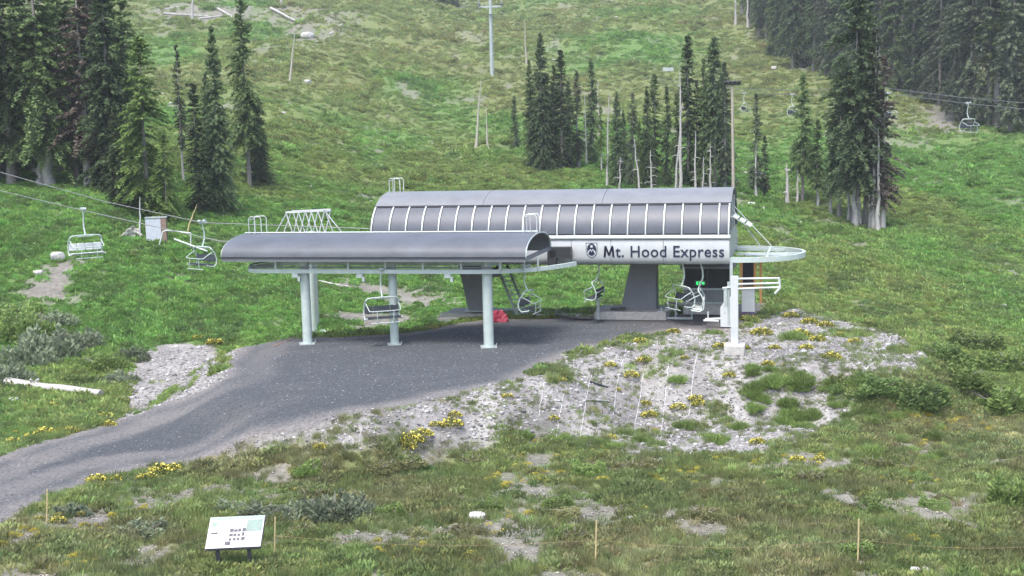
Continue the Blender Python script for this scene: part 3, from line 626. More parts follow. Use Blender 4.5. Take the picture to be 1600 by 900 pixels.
put(ch_dark, CP(-8.05, .55, ZL + .05), R(-70), 'quad lift chair with dark seat hanging from storage rail in front of a post', sc=.9)
c = far_chair(); put(c, CP(-.45, 1.9, ZL + .12), R(-20), 'quad lift chair parked where the storage rail bends beside steel stairs', sc=.8)
c = far_chair(); put(c, T(-7.7, .9, 3.9), R(160), 'quad lift chair seen side on, hanging under the lettered terminal', sc=.85)
c = copy_tree(ch_lite); put(c, T(-1.7, 1.0, 3.75), R(170), 'quad lift chair tilted at the terminal mouth before the dark booth', sc=1.0)
c = copy_tree(ch_lite); put(c, T(-.8, 5.5, 3.9), R(30), 'quad lift chair behind the corner post, half hidden by the booth', sc=1.0)
c = far_chair(); put(c, T(-2.7, .7, 3.7), R(205), 'quad lift chair with dark seat next to the tilted one at the terminal mouth', sc=.9)
for i, (nm, pts) in enumerate((('near', ROPE_N), ('far', ROPE_F))):
    ro = MB().tube(pts, .028, 6).build('haul_cable', M['rope'], None); tag(ro, ('lower' if i == 0 else 'upper') + ' steel haul cable running from the canopy toward the left trees', 'cable', 'haul cables')
# ------------------------------------------------------------------ conifers
M['needle'] = attr_mat('needles', 'shade', 'GEOMETRY', .75, rnd=.34, trans=.32)
M['needle_brown'] = attr_mat('brown_needles', 'shade', 'GEOMETRY', .85, rnd=.15)
def conifer_mesh(seed, H=20., Rb=2.6, start=.04, p=.8, dens=1.0, droop=.35, gap=0., ragged=.25, tone=(.040, .062, .030), tip=(.075, .105, .045), leaf=.40):
    rg = np.random.default_rng(seed); P = []; Cc = []
    nb = int(560 * dens); ts = np.sort(rg.uniform(0, 1, nb) ** 1.15)
    lobes = [(rg.uniform(0, 6.28), rg.uniform(0, 1), rg.uniform(.5, 1.35)) for _ in range(14)]
    gaps = [(rg.uniform(0, 6.28), rg.uniform(0, .9)) for _ in range(int(gap * 20))]
    for t in ts:
        a = rg.uniform(0, 6.28)
        if any(abs((a - ga + 3.14) % 6.28 - 3.14) < .7 and abs(t - gt) < .05 for ga, gt in gaps): continue
        lf = 1 + ragged * sum(math.cos(a - la) * math.exp(-((t - lt) / .08) ** 2) * (lw - .8) for la, lt, lw in lobes)
        Ln = (Rb * (1 - t) ** p * rg.uniform(.55, 1.12) * lf + .22) * (min(1, .55 + t * 5) if start > .02 else 1)
        z0 = H * (start + (1 - start) * t); pit = -.45 * (1 - t) + .55 * t ** 2 + rg.normal(0, .12)
        n = max(4, int(Ln / .17)); s = np.linspace(.12, 1, n) ** .85
        r = s * Ln; x = r * math.cos(a) * math.cos(pit); y = r * math.sin(a) * math.cos(pit); z = z0 + r * math.sin(pit) - droop * (r / 2.2) ** 2
        spread = .30 * Ln * (1 - s) * (s + .15) + .08
        m = 4
        for q in range(m):
            off = rg.uniform(-1, 1, n) * spread
            c = np.stack([x - math.sin(a) * off, y + math.cos(a) * off, z + rg.normal(0, .07, n) - abs(off) * .25], -1)
            d = np.stack([math.cos(a) + rg.normal(0, .5, n) - math.sin(a) * off / (spread + .01), math.sin(a) + rg.normal(0, .5, n) + math.cos(a) * off / (spread + .01), -.35 + rg.normal(0, .35, n)], -1); d /= np.linalg.norm(d, axis=1)[:, None]
            u = np.cross(d, np.stack([rg.normal(0, .45, n), rg.normal(0, .45, n), np.ones(n)], -1)); u /= np.linalg.norm(u, axis=1)[:, None]
            ll = leaf * rg.uniform(.6, 1.2, n)[:, None]; ww = ll * rg.uniform(.2, .34, n)[:, None]
            P.append(np.stack([c - d * ll * .5, c + u * ww, c + d * ll * .5, c - u * ww], 1))
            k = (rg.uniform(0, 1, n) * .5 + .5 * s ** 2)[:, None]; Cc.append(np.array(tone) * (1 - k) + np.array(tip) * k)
    V = np.concatenate(P).reshape(-1, 3); K = np.repeat(np.concatenate(Cc), 4, 0)
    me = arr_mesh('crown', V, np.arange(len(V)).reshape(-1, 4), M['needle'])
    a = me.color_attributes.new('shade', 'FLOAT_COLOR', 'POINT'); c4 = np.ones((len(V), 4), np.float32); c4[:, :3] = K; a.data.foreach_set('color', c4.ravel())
    return me
def trunk_mesh(seed, H=20., r=.30, stubs=10, m='bark', lean=.0, top=1.0, stub0=.06, stub1=.5, sl=.9):
    rg = random.Random(seed); mb = MB(); n = 9; pts = []; tp = []
    for k in range(n):
        t = k / (n - 1); pts.append((rg.uniform(-1, 1) * .06 + lean * t * H, rg.uniform(-1, 1) * .06, H * t * top - .4 * (k == 0))); tp.append(max(.02, r * (1 - t * .96) * (1.35 if k == 0 else 1)))
    mb.tube(pts, r, 9, taper=tp)
    for _ in range(stubs):
        t = rg.uniform(stub0, stub1); a = rg.uniform(0, 6.28); l = sl * rg.uniform(.4, 1.3); z = H * t
        mb.tube([(lean * z, 0, z), (lean * z + l * .6 * math.cos(a), l * .6 * math.sin(a), z - .05 * l), (lean * z + l * math.cos(a), l * math.sin(a), z - .3 * l)], .04, 4, taper=[.045, .03, .012])
    me = mb.mesh('trunk', 60); me.materials.append(M[m]); return me
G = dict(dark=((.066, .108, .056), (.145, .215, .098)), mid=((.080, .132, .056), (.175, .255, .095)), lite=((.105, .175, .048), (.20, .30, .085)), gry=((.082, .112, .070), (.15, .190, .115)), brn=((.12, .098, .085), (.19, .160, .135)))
KINDS = {}
def kind(k, tone, trunk_kw={}, **kw):
    KINDS[k] = (conifer_mesh(len(KINDS) * 13 + 5, tone=G[tone][0], tip=G[tone][1], **kw), trunk_mesh(len(KINDS) + 50, **trunk_kw))
kind('full', 'dark', Rb=3.5, start=.02, p=.75); kind('full2', 'mid', Rb=3.1, start=.03, p=.7, gap=.3)
kind('spire', 'dark', Rb=2.2, start=.05, p=.6, dens=.75, gap=.4, leaf=.42); kind('spire2', 'gry', Rb=1.9, start=.1, p=.65, dens=.6, gap=.6, leaf=.42, ragged=.5)
kind('lifted', 'mid', dict(stubs=16, stub1=.35), Rb=3.2, start=.24, p=.62, dens=.8, gap=.5, ragged=.6); kind('lifted2', 'dark', dict(stubs=18, stub1=.3), Rb=3.7, start=.2, p=.55, dens=.95, gap=.5, ragged=.7)
kind('broad', 'lite', Rb=4.0, start=.05, p=.65, dens=1.0, gap=.7, ragged=.8, leaf=.38, droop=.5); kind('old', 'mid', dict(r=.42, stubs=26, stub1=.55), Rb=4.0, start=.18, p=.45, dens=1.15, gap=1.0, ragged=.9, leaf=.38, droop=.55)
kind('brown', 'brn', dict(stubs=30, stub1=.8, m='snag'), Rb=2.6, start=.15, p=.5, dens=.5, gap=.6, ragged=.8); kind('thin', 'gry', dict(stubs=26, stub1=.6, m='snag', r=.22), Rb=1.4, start=.25, p=.6, dens=.38, gap=.6, ragged=.6)
kind('full3', 'gry', dict(stubs=20, stub1=.7), Rb=2.9, start=.08, p=.55, dens=.75, gap=.9, ragged=.9); kind('lifted3', 'lite', dict(stubs=18, stub1=.4, m='snag'), Rb=2.7, start=.35, p=.5, dens=.6, gap=.8, ragged=.9); kind('spire3', 'mid', dict(stubs=16, stub1=.8), Rb=1.7, start=.12, p=.45, dens=.6, gap=.7, ragged=.8)
def tree(k, px, py, ty, label, group, wd=1.0, name='conifer_tree', foot=None, seed=0):
    g = hit(px, py) if foot is None else foot
    D = g.y; hh = (py - ty) / F * D * 1.01
    r = thing(name, label, 'tree', g, (px * 7.3 + seed) % 6.28, group); s = hh / 20.0; r.scale = (s * wd, s * wd, s)
    for nm, me in (('crown', KINDS[k][0]), ('trunk', KINDS[k][1])):
        o = bpy.data.objects.new(nm, me); C.objects.link(o); o.parent = r
    return r
gl = 'conifers of the left stand'
LOOK = dict(full='dense dark conifer skirted low', full2='mid green dense conifer', spire='slim dark spire conifer', spire2='thin greyish conifer', lifted='green bare-trunked conifer', lifted2='wide dark conifer on bare trunk', thin='skeletal sparse conifer', broad='pale bushy conifer', old='huge shaggy conifer', brown='brownish dying conifer', full3='greyish ragged conifer', lifted3='pale green bare-trunked conifer', spire3='green narrow gappy conifer')
for k, px, py, ty, lab, wd in (
    ('old', 72, 292, -70, 'huge old conifer with exposed grey trunk at the left edge of the slope', 1.0), ('old', 20, 290, -55, 'tall shaggy conifer beside the huge grey-trunked one, half cut by the view', .95),
    ('brown', 138, 292, -40, 'grey-brown dying conifer among the tall green left stand', 1.1), ('full', 178, 300, -60, 'tall dense dark conifer next to the grey-brown dying one', .85),
    ('broad', 232, 335, 62, 'pale green broad conifer behind the white pole and blue cabinet', 1.05), ('thin', 287, 285, 76, 'thin bare-limbed dead spire rising between left stand conifers', .8),
    ('full', 345, 333, 52, 'dark layered conifer just left of the sparse-topped one', .72), ('lifted', 390, 290, -5, 'tall conifer with sparse light green top above dark skirts', .7),
    ('full', 405, 278, 150, 'wide dark conifer skirted to the ground at the meadow corner', 1.2), ('spire', 312, 330, 135, 'slim dark conifer between the dead spire and the layered one', 1.1),
    ('full', 188, 322, 165, 'short dark conifer in front of the tall left stand', .95), ('broad', 262, 345, 205, 'bushy bright green young conifer at the foot of the left stand', 1.0)):
    tree(k, px, py, ty, lab, gl, wd)
for i, (k, px, py, ty, wd) in enumerate((('full', 45, 268, -60, 1.0), ('full2', 105, 270, -70, .9), ('full', 150, 272, -30, .9), ('full2', 205, 280, -20, .9), ('full', -40, 275, -80, 1.1), ('lifted2', 120, 285, 20, .9), ('full2', 0, 262, -90, .9), ('full', 330, 300, 120, .8), ('lifted2', 160, 262, -60, 1.))):
    tree(k, px, py, ty, LOOK[k] + ' deep inside the left stand, partly hidden', 'inner conifers of the left stand', wd)
# the island of trees behind the terminal
gm = 'conifers of the island behind the terminal'
for k, px, py, ty, lab, wd in (
    ('spire', 805, 234, 152, 'small lone conifer just off the island behind the terminal', 1.1), ('full', 848, 266, 60, 'tallest full dark conifer at the end of the island by the lone small tree', .80),
    ('full2', 830, 262, 100, 'dark conifer leaning against the tallest full one', .65), ('spire', 879, 264, 84, 'dark spire conifer directly beside the tallest full one', 1.0),
    ('spire2', 903, 262, 115, 'greyish thin conifer behind the short white snags', 1.0), ('spire', 926, 255, 98, 'near-black narrow spire beside a pale standing pole', .9),
    ('full', 965, 290, 148, 'dark conifer beside the long white snag', .75), ('spire', 1043, 292, 138, 'slim spire between the mid island trees and white dead trunk', .65),
    ('spire', 1076, 296, 63, 'tall black-topped spire next to the white dead trunk', .95), ('lifted2', 1117, 298, 66, 'tall dark conifer beside the lamp pole', .68),
    ('full2', 1100, 296, 98, 'dark conifer squeezed between two tall island spires', .65)):
    tree(k, px, py, ty, lab, gm, wd)
for i, (k, px, py, ty, wd) in enumerate((('full2', 868, 262, 108, .7), ('full3', 990, 290, 150, .7), ('full', 1012, 292, 140, .65), ('spire3', 1024, 290, 122, 1.1), ('spire2', 1133, 298, 104, .9), ('lifted3', 940, 268, 170, .8), ('broad', 1000, 293, 190, .55), ('lifted', 1058, 294, 150, .6), ('spire2', 1090, 296, 130, .8), ('full', 975, 280, 175, .7), ('spire', 890, 262, 130, .9), ('full3', 858, 264, 120, .8), ('lifted2', 1128, 290, 120, .7))):
    tree(k, px, py, ty, LOOK[k] + ' packed inside the tree island behind the terminal', 'packed conifers of the island', wd)
gr = 'conifers right of the terminal'
for k, px, py, ty, lab, wd in (
    ('spire2', 1181, 308, 150, 'thin grey conifer with bare lower trunk near the lamp pole', .95), ('lifted', 1254, 316, 120, 'bright green conifer on bare grey trunk beside a cut stump', .80),
    ('lifted', 1277, 320, 190, 'small green conifer beside the bright green one', .9), ('lifted2', 1336, 350, -15, 'tallest conifer of the bare-trunked clump on the meadow', .88),
    ('lifted2', 1312, 338, 95, 'stout dark conifer leaning into the bare-trunked clump', .85), ('lifted', 1352, 352, 40, 'ragged conifer in the middle of the bare-trunked clump', .7),
    ('brown', 1379, 356, 95, 'dying brown conifer at the outer edge of the bare-trunked clump', .95), ('thin', 1365, 358, 50, 'skeletal grey conifer in front of the bare-trunked clump', 1.1),
    ('lifted', 1298, 334, 200, 'short conifer at the foot of the bare-trunked clump', .8), ('spire2', 1195, 310, 215, 'low grey young conifer under the thin grey one', 1.2)):
    tree(k, px, py, ty, lab, gr, wd)
# forest edge, upper right
rg = random.Random(5); edge = [(1150, 12), (1200, 70), (1235, 104), (1290, 112), (1340, 122), (1400, 135), (1450, 150), (1500, 185), (1560, 203), (1640, 212)]
def along(f):
    f *= len(edge) - 1; i = min(int(f), len(edge) - 2); t = f - i; return edge[i][0] * (1 - t) + edge[i + 1][0] * t, edge[i][1] * (1 - t) + edge[i + 1][1] * t
ks = ['full', 'full2', 'spire', 'lifted', 'lifted2', 'full3', 'spire2', 'thin', 'full3', 'lifted3', 'spire3']
for i in range(30):
    px, py = along((i + rg.uniform(.1, .9)) / 30); g = hit(px, py + rg.uniform(-3, 3)); s = F / g.y
    kk = rg.choice(ks); kk = 'full3' if 1475 < px < 1555 else kk; tree(kk, px, py, py - rg.uniform(20, 34) * s, LOOK[kk] + ' along the front edge of the far slope forest', 'forest edge conifers', rg.uniform(.7, 1.0), foot=g, seed=i)
for i in range(75):
    px, py = along(rg.uniform(0, 1)); g = hit(px, py); q = rg.uniform(8, 75); d = Vector((rg.uniform(.1, .9), 1, 0)).normalized(); x, y = g.x + d.x * q, g.y + d.y * q
    g2 = Vector((x, y, float(h(x, y)))); s = F / y
    kk = rg.choice(ks); tree(kk, px, py, py - rg.uniform(24, 36) * s, LOOK[kk] + ' inside the forest on the far slope, behind its edge', 'inner forest conifers', rg.uniform(.8, 1.1), foot=g2, seed=i)
for i, (px, py, ty, k) in enumerate(((690, 6, -60, 'full'), (715, 12, -40, 'spire'), (705, 8, -70, 'full2'), (560, -6, -90, 'full2'), (600, -8, -80, 'full'), (470, -4, -90, 'full'), (420, 0, -80, 'spire2'), (1120, -4, -80, 'full'))):
    tree(k, px, py, ty, LOOK[k] + ' far off at the top of the ski slope', 'distant conifers at the slope top', .9)

# ------------------------------------------------------------------ snags, poles, logs
def snag(px, py, tx, ty, r, label, group='bare dead trunks', m='snag', stubs=10, name='dead_trunk', cat='dead tree'):
    g = hit(px, py); t = at_depth(tx, ty, g.y); d = t - g; mb = MB(); n = 7; rg_ = random.Random(px)
    mb.tube([g + d * (k / (n - 1)) + Vector((rg_.uniform(-1, 1) * r * .5, 0, -.3 * (k == 0))) for k in range(n)], r, 8, taper=[r * (1.25 if k == 0 else 1 - .75 * k / (n - 1)) for k in range(n)])
    for _ in range(stubs):
        f = rg_.uniform(.15, .95); a = rg_.uniform(0, 6.28); l = rg_.uniform(.3, 1.1) * (1.1 - f * .6); p = g + d * f
        mb.tube([p, p + Vector((l * .6 * math.cos(a), l * .6 * math.sin(a), .05)), p + Vector((l * math.cos(a), l * math.sin(a), -.12 * l))], .03, 4, taper=[r * .3, r * .18, .012])
    o = mb.build(name, M[m], None, 60); return tag(o, label, cat, group)
for px, py, tx, ty, r, lab in ((949, 292, 951, 145, .16, 'long white bare snag at the front of the tree island'), (905, 260, 903, 203, .16, 'short white snag before the greyish thin conifer'), (916, 258, 913, 150, .12, 'slender grey snag inside the tree island'),
    (1063, 312, 1062, 113, .2, 'tall white dead trunk in the tree island'), (1054, 310, 1066, 160, .14, 'leaning white dead trunk crossing the tall one'), (1086, 310, 1086, 205, .15, 'pale dead trunk between the black-topped spire and dark conifer'),
    (1001, 310, 990, 215, .14, 'crooked white snag low in the tree island'), (1231, 320, 1230, 256, .26, 'cut pale stump pole beside the bright green conifer'), (1335, 352, 1334, 230, .3, 'thick grey bare trunk under the bare-trunked clump'),
    (1372, 362, 1372, 200, .22, 'slim pale bare trunk in front of the dying brown conifer'), (1361, 356, 1358, 180, .18, 'grey bare trunk beside the slim pale one'), (1298, 334, 1298, 262, .16, 'thin bare trunk left alone beside the short conifer'),
    (1408, 125, 1412, -30, .55, 'bright white dead trunk standing in the forest edge'), (1470, 150, 1472, 40, .4, 'white trunk at the forest edge near the cables'), (1149, 40, 1150, -20, .35, 'white trunk at the top corner of the forest edge'),
    (1168, 44, 1168, -20, .35, 'second white trunk at the top corner of the forest edge'), (78, 292, 70, 140, .5, 'massive grey split trunk at the foot of the huge old conifer'), (62, 292, 60, 245, .3, 'broken grey stub beside the massive split trunk'),
    (1345, 118, 1347, 40, .3, 'grey-white trunk at the forest edge behind the tall clump'), (1580, 200, 1582, 60, .3, 'pale bare trunk low in the forest by the cables'), (1268, 100, 1266, 30, .3, 'short white trunk in the forest edge above the meadow'), (1500, 175, 1503, 70, .22, 'slim pale trunk in the forest near the far chair'), (1425, 135, 1427, 20, .3, 'grey trunk beside the bright white one in the forest edge'),
    (1343, 352, 1341, 205, .26, 'pale grey trunk touching the thick bare one'), (1326, 345, 1325, 240, .18, 'slim white trunk on the inner side of the bare clump'), (1246, 318, 1246, 262, .16, 'thin pale trunk by the bright green conifer'), (1278, 322, 1277, 258, .14, 'thin grey trunk by the small green conifer'), (1018, 306, 1016, 235, .14, 'short pale trunk inside the tree island'), (1110, 306, 1110, 225, .16, 'pale trunk below the tall conifer by lamp pole'), (1098, 308, 1099, 245, .13, 'short white trunk between island spires'), (968, 300, 969, 245, .13, 'pale stub trunk next to the long white snag'), (885, 262, 884, 180, .12, 'hidden pale trunk among full island conifers'), (1182, 310, 1181, 225, .16, 'bare pale trunk of the thin grey conifer'),
    (300, 30, 305, -40, .35, 'white dead trunk on the stony patch at slope top'), (440, 10, 440, -50, .3, 'bare grey trunk above the fallen logs at slope top')):
    snag(px, py, tx, ty, r, lab)
for px, py, tx, ty, r, m, lab in ((453, 128, 461, 40, .22, 'wood', 'pale wooden pole leaning on the open slope'), (744, 230, 752, 125, .20, 'wood', 'tall leaning wooden pole above the terminal roof'), (762, 234, 760, 166, .16, 'wood', 'short grey pole beside the tall leaning pole'),
    (822, 103, 820, 27, .22, 'wood2', 'orange wooden pole high on the slope'), (936, 210, 934, 126, .18, 'wood', 'pale pole standing beside the near-black spire'), (219, 374, 219, 308, .09, 'white', 'white upright pole beside the blue cabinet'), (292, 362, 307, 320, .08, 'stake', 'tan pole leaning beside the blue cabinet')):
    o = snag(px, py, tx, ty, r, lab, 'poles on the slope', m, 0, 'wooden_pole' if m != 'white' else 'marker_pole', 'pole')
# lamp pole with platform
g = hit(1146, 306); tz = at_depth(1144, 134, g.y); lp_ = thing('lamp_pole', 'tall light wooden pole with dark lamp platform on top behind the roof end', 'pole', g)
d = tz - g; MB().tube([(0, 0, -.3), (d.x, 0, d.z)], .16, 10, taper=[.19, .13]).build('mast', M['wood2'], lp_)
MB().box((d.x, 0, d.z + .15), (1.7, .5, .2)).build('cross_arm', M['black'], lp_)
for k in (-.7, -.23, .23, .7): MB().box((d.x + k, -.2, d.z + .35), (.4, .3, .3), rx=.4).build('flood_lamp', M['black'], lp_, 30, .02)
def log(pa, pb, r, label, m='snag', cat='log', group='fallen logs'):
    a = hit(*pa); b = hit(*pb); n = 6; mb = MB(); rg_ = random.Random(pa[0])
    mb.tube([a.lerp(b, k / (n - 1)) + Vector((0, rg_.uniform(-.4, .4) * r, r * .6 + rg_.uniform(-.2, .2) * r)) for k in range(n)], r, 9, taper=[r * (1 - .35 * k / (n - 1)) for k in range(n)])
    for _ in range(2):
        f = rg_.uniform(.2, .8); p = a.lerp(b, f); mb.tube([p + Vector((0, 0, r * .8)), p + Vector((rg_.uniform(-.4, .4), -.2, r + .3))], .05, 5, taper=[r * .4, r * .2])
    return tag(mb.build('fallen_log', M[m], None, 60), label, cat, group)
for pa, pb, r, lab in (((12, 604), (158, 622), .33, 'long bleached log lying in the grass left of the path'), ((1280, 368), (1335, 357), .16, 'thin pale log before the bare-trunked clump'), ((255, 22), (330, 27), .3, 'pale fallen log lying level among slope top deadfall'),
    ((335, 12), (380, 36), .3, 'pale fallen log pointing downhill among slope top deadfall'), ((423, 14), (468, 37), .35, 'thick pale fallen log above the leaning slope pole'), ((312, 30), (362, 24), .25, 'short grey fallen log among slope top deadfall'),
    ((350, 445), (376, 468), .07, 'small dead branch lying below the canopy end'), ((495, 440), (545, 449), .09, 'pale thin log lying behind the storage rail'), ((240, 18), (300, 8), .22, 'grey fallen log resting below the white dead trunk'),
    ((515, 55), (535, 38), .25, 'short pale log on the open slope'), ((180, 395), (232, 402), .12, 'rusty brown log on the bank below the root wad'), ((425, 543), (470, 526), .06, 'narrow reddish board lying beside the first canopy post')):
    log(pa, pb, r, lab, 'brown' if 'brown' in lab or 'reddish' in lab else 'snag')
# ------------------------------------------------------------------ right end: mast, cabinet, booth, kiosk, rack
g = hit(1148, 552); ms = thing('gate_mast', 'white square steel mast with three tube arms standing on a concrete footing', 'mast', g, -PSI)
MB().box((0, 0, .15), (1.0, 1.0, .62)).build('footing', M['conc'], ms, 30, .03)
MB().box((0, 0, .46), (.6, .6, .05)).build('base_plate', M['white'], ms); sc_ = g.y / F
HM = (550 - 430) * sc_
MB().box((0, 0, HM / 2 + .2), (.36, .36, HM - .2)).build('column', M['white'], ms, 30, .015); MB().box((-.3, .1, HM / 2 + .6), (.12, .16, HM - 1.6)).build('conduit', M['galv'], ms)
for k, dz in enumerate((.0, -.27, -.50)):
    MB().tube([(.1, -.1, HM - .02 + dz), (2.15, -.1, HM + .02 + dz * .9)], .05, 8).build('arm', M['white'], ms)
MB().tube([(2.15, -.1, HM + .05), (2.2, -.1, HM - .45), (1.95, -.1, HM - .75)], .06, 8).build('arm_end', M['white'], ms)
MB().tube([(-.1, 0, HM - .45), (-.6, 0, HM - .5)], .05, 8).box((-.45, 0, HM - 1.0), (.16, .2, .9)).build('side_bracket', M['galv'], ms)
g = hit(1134, 514); cb = thing('control_cabinet', 'white steel control cabinet with sloped top behind the white mast', 'cabinet', g, -PSI); k_ = g.y / F
MB().prism([(-.3, 0, .1), (.45, 0, .1), (.45, 0, 1.75), (.05, 0, 1.75), (-.3, 0, 1.2)], (0, .6, 0)).build('housing', M['white'], cb, 30, .02); MB().tube([(-.05, -.02, .95), (-.05, .02, .95)], .07, 10).build('lock', M['galv'], cb)
MB().tube([(-.3, .2, .55), (-1.15, .2, .5)], .07, 8).tube([(-1.0, .2, .5), (-1.0, .2, .95)], .04, 6).tube([(-1.25, .1, .45), (-.4, .1, .42)], .06, 8).build('side_pipe', M['white'], cb)
# operator booth
bo = thing('operator_booth', 'dark windowed operator booth with pale board siding under the terminal end', 'booth', T(-3.0, 4.2, .0), -PSI)
MB().box((1.4, 1.0, .45), (2.9, 2.0, .7)).build('plinth', M['conc'], bo)
for k in range(11): MB().box((.1 + .26 * k, -.02, 1.2), (.24, .06, .82)).build('siding_board', M['board'], bo)
MB().box((1.4, 1.02, 1.2), (2.8, 1.95, .8)).build('wall', M['board'], bo); MB().box((1.4, -.06, 1.66), (2.95, .16, .09)).build('sill', M['galv'], bo); MB().box((1.4, -.08, .82), (2.95, .12, .09)).build('sill', M['galv'], bo)
MB().box((1.4, 1.0, 2.3), (2.7, 1.85, 1.2)).build('window', M['glass'], bo); MB().box((1.4, 1.0, 2.96), (3.2, 2.3, .14)).build('roof', M['grey'], bo)
for x in (.03, 1.4, 2.77): MB().box((x, -.0, 2.3), (.08, .1, 1.24)).build('window_post', M['black'], bo)
gm_ = bpy.data.materials.new('green_display'); gm_.use_nodes = True; b_ = gm_.node_tree.nodes['Principled BSDF']; b_.inputs['Base Color'].default_value = (.02, .3, .06, 1); b_.inputs['Emission Color'].default_value = (.05, 1, .2, 1); b_.inputs['Emission Strength'].default_value = .6
dp = MB().box((1.0, -.14, 2.02), (.72, .08, .34)).build('display', M['black'], bo)
for k in range(3): MB().box((.82 + .18 * k, -.19, 2.02 + .02 * (k % 2)), (.12, .02, .2 - .05 * (k == 2))).build('display_digit', gm_, dp)
ks_ = thing('ticket_kiosk', 'narrow white kiosk with orange framed dark window behind the mast', 'kiosk', T(.45, 3.4, .0), -PSI)
MB().box((.4, .4, 1.15), (.75, .7, 1.5)).build('cabinet', M['white'], ks_); MB().box((.4, .4, .2), (.7, .65, .45)).build('base_cover', M['purple'], ks_)
MB().box((.4, .4, 2.65), (.72, .6, 1.5)).build('window', M['glass'], ks_)
for x in (.0, .8): MB().box((x, .07, 2.65), (.16, .14, 1.6)).build('frame_post', M['orange'], ks_)
MB().box((.4, .06, 3.46), (1.0, .18, .2)).build('frame_head', M['orange'], ks_); MB().box((.4, .06, 1.85), (1.0, .18, .12)).build('frame_sill', M['orange'], ks_); MB().box((1.12, .4, 2.2), (.14, .5, 2.6)).build('side_jamb', M['orange'], ks_)
rk = thing('pipe_rack', 'low galvanised pipe rack on the gravel beside the concrete block', 'rack', hit(1036, 500), -PSI)
MB().box((.75, 0, .12), (2.0, .14, .12)).build('base_rail', M['galv'], rk)
for x in (-.1, .75, 1.7): MB().tube([(x, 0, .06), (x, 0, 1.3 if x > .5 else .75)], .05, 8).build('upright', M['galv'], rk)
MB().box((-.15, .1, .3), (.34, .3, .45)).build('junction_box', M['white'], rk); MB().tube([(0, .3, .55), (.6, .3, .6), (.8, .3, .3)], .05, 8).build('spare_pipe', M['galv'], rk)
# lattice frame behind the canopy (line tower head)
LF = at_depth(448, 362, 80.0); tw = thing('lattice_frame', 'white steel lattice frame rising behind the canopy roof', 'tower head', Vector((LF.x, LF.y, float(h(LF.x, LF.y)))), -PSI)
zt = at_depth(485, 331, 80).z - tw.location.z; wid = 2.7
MB().box((1.5, .6, zt / 2 - 1), (.36, .4, zt - .6)).build('column', M['white'], tw)
for yy in (0, 1.1):
    MB().bar((0, yy, zt), (wid, yy, zt + .1), .1, .12).build('top_chord', M['white'], tw); MB().bar((-.6, yy, zt - 1.5), (wid + .7, yy, zt - 1.5), .1, .12).build('bottom_chord', M['white'], tw)
    for k in range(6):
        a = wid * k / 6; b_ = wid * (k + 1) / 6; MB().tube([(a, yy, zt - 1.5 * (k % 2)), (b_, yy, zt - 1.5 * ((k + 1) % 2))], .04, 6).build('lattice_web', M['white'], tw)
for x in (0, wid / 2, wid): MB().tube([(x, 0, zt), (x, 1.1, zt)], .05, 6).build('cross_tie', M['white'], tw)
for x0, x1 in ((0, -1.1), (wid, wid + 1.2), (wid, wid + .5), (.3, -.5)): MB().tube([(x0, .2, zt), (x1, .4, zt - 1.6)], .04, 6).build('brace', M['white'], tw)
# small things on the gravel by the posts
g = hit(508, 521); sbd = thing('white_board', 'flat white board lying in the grass behind the canopy post', 'board', g + Vector((0, 0, .1)), .3); MB().box((0, 0, .06), (1.0, 1.3, .05)).build('panel', M['white'], sbd); MB().box((0, 0, .0), (.8, .1, .1)).build('batten', M['wood'], sbd)
# ------------------------------------------------------------------ left bank: cabinet, root wad, pipe gate, debris
g = hit(246, 378); cab = thing('utility_cabinet', 'pale blue utility cabinet with brown side board on the left bank', 'cabinet', g, R(8)); s_ = g.y / F; cw = 32 * s_; chh = 38 * s_
MB().box((-cw * .13, 0, chh / 2), (cw * .72, .7, chh)).build('body', M['blue'], cab, 30, .02); MB().box((cw * .36, 0, chh * .52), (cw * .26, .74, chh * 1.0)).build('side_board', M['brown'], cab, 30, .02); MB().box((0, 0, chh + .03), (cw * 1.04, .8, .06)).build('lid', M['galv'], cab)
g = hit(206, 374); rw = thing('root_wad', 'bleached grey root wad of an upturned stump on the left bank', 'stump', g); rg_ = random.Random(8)
MB().tube([(0, 1.2, .4), (0, .2, .55)], .35, 9, taper=[.3, .42]).build('stump', M['snag'], rw)
for k in range(18):
    a = rg_.uniform(-.3, 3.4); l = rg_.uniform(.5, 1.0); MB().tube([(0, .2, .55), (l * .6 * math.cos(a), .05, .55 + l * .5 * math.sin(a)), (l * math.cos(a) + rg_.uniform(-.2, .2), -.1, max(.02, .5 + l * math.sin(a) - .25))], .07, 5, taper=[.11, .07, .02]).build('root', M['snag'], rw)
g = hit(250, 384); pg = thing('pipe_gate', 'bent white pipe barrier in front of the blue cabinet', 'barrier', g); s_ = g.y / F
MB().tube([(-.1, 0, -.1), (.3, 0, 22 * s_), (.6, 0, 24 * s_), (48 * s_, .3, 18 * s_)], .06, 8).build('bent_pipe', M['white'], pg); MB().tube([(48 * s_, .3, 18 * s_), (46 * s_, .3, -.2)], .05, 8).build('leg', M['white'], pg); MB().tube([(22 * s_, .1, 10 * s_), (75 * s_, -.3, -10 * s_)], .07, 8).build('slanted_pipe', M['white'], pg)
def rockmesh(seed):
    bm = bmesh.new(); bmesh.ops.create_icosphere(bm, subdivisions=3, radius=.5); sd_ = seed * 7.7
    for v in bm.verts:
        c = v.co.copy(); f = 1 + .5 * (float(fbm(c.x * 2 + sd_, c.y * 2 + c.z * 3, seed, 3)) - .5); v.co = Vector((c.x * 1.25, c.y, c.z * .72)) * f
        for ax, lim in ((0, .5), (1, .42), (2, .3)): v.co[ax] = max(-lim, min(lim, v.co[ax]))
    me = bpy.data.meshes.new('boulder'); bm.to_mesh(me); bm.free(); me.shade_smooth(); me.set_sharp_from_angle(angle=R(35)); me.materials.append(M['rock']); return me
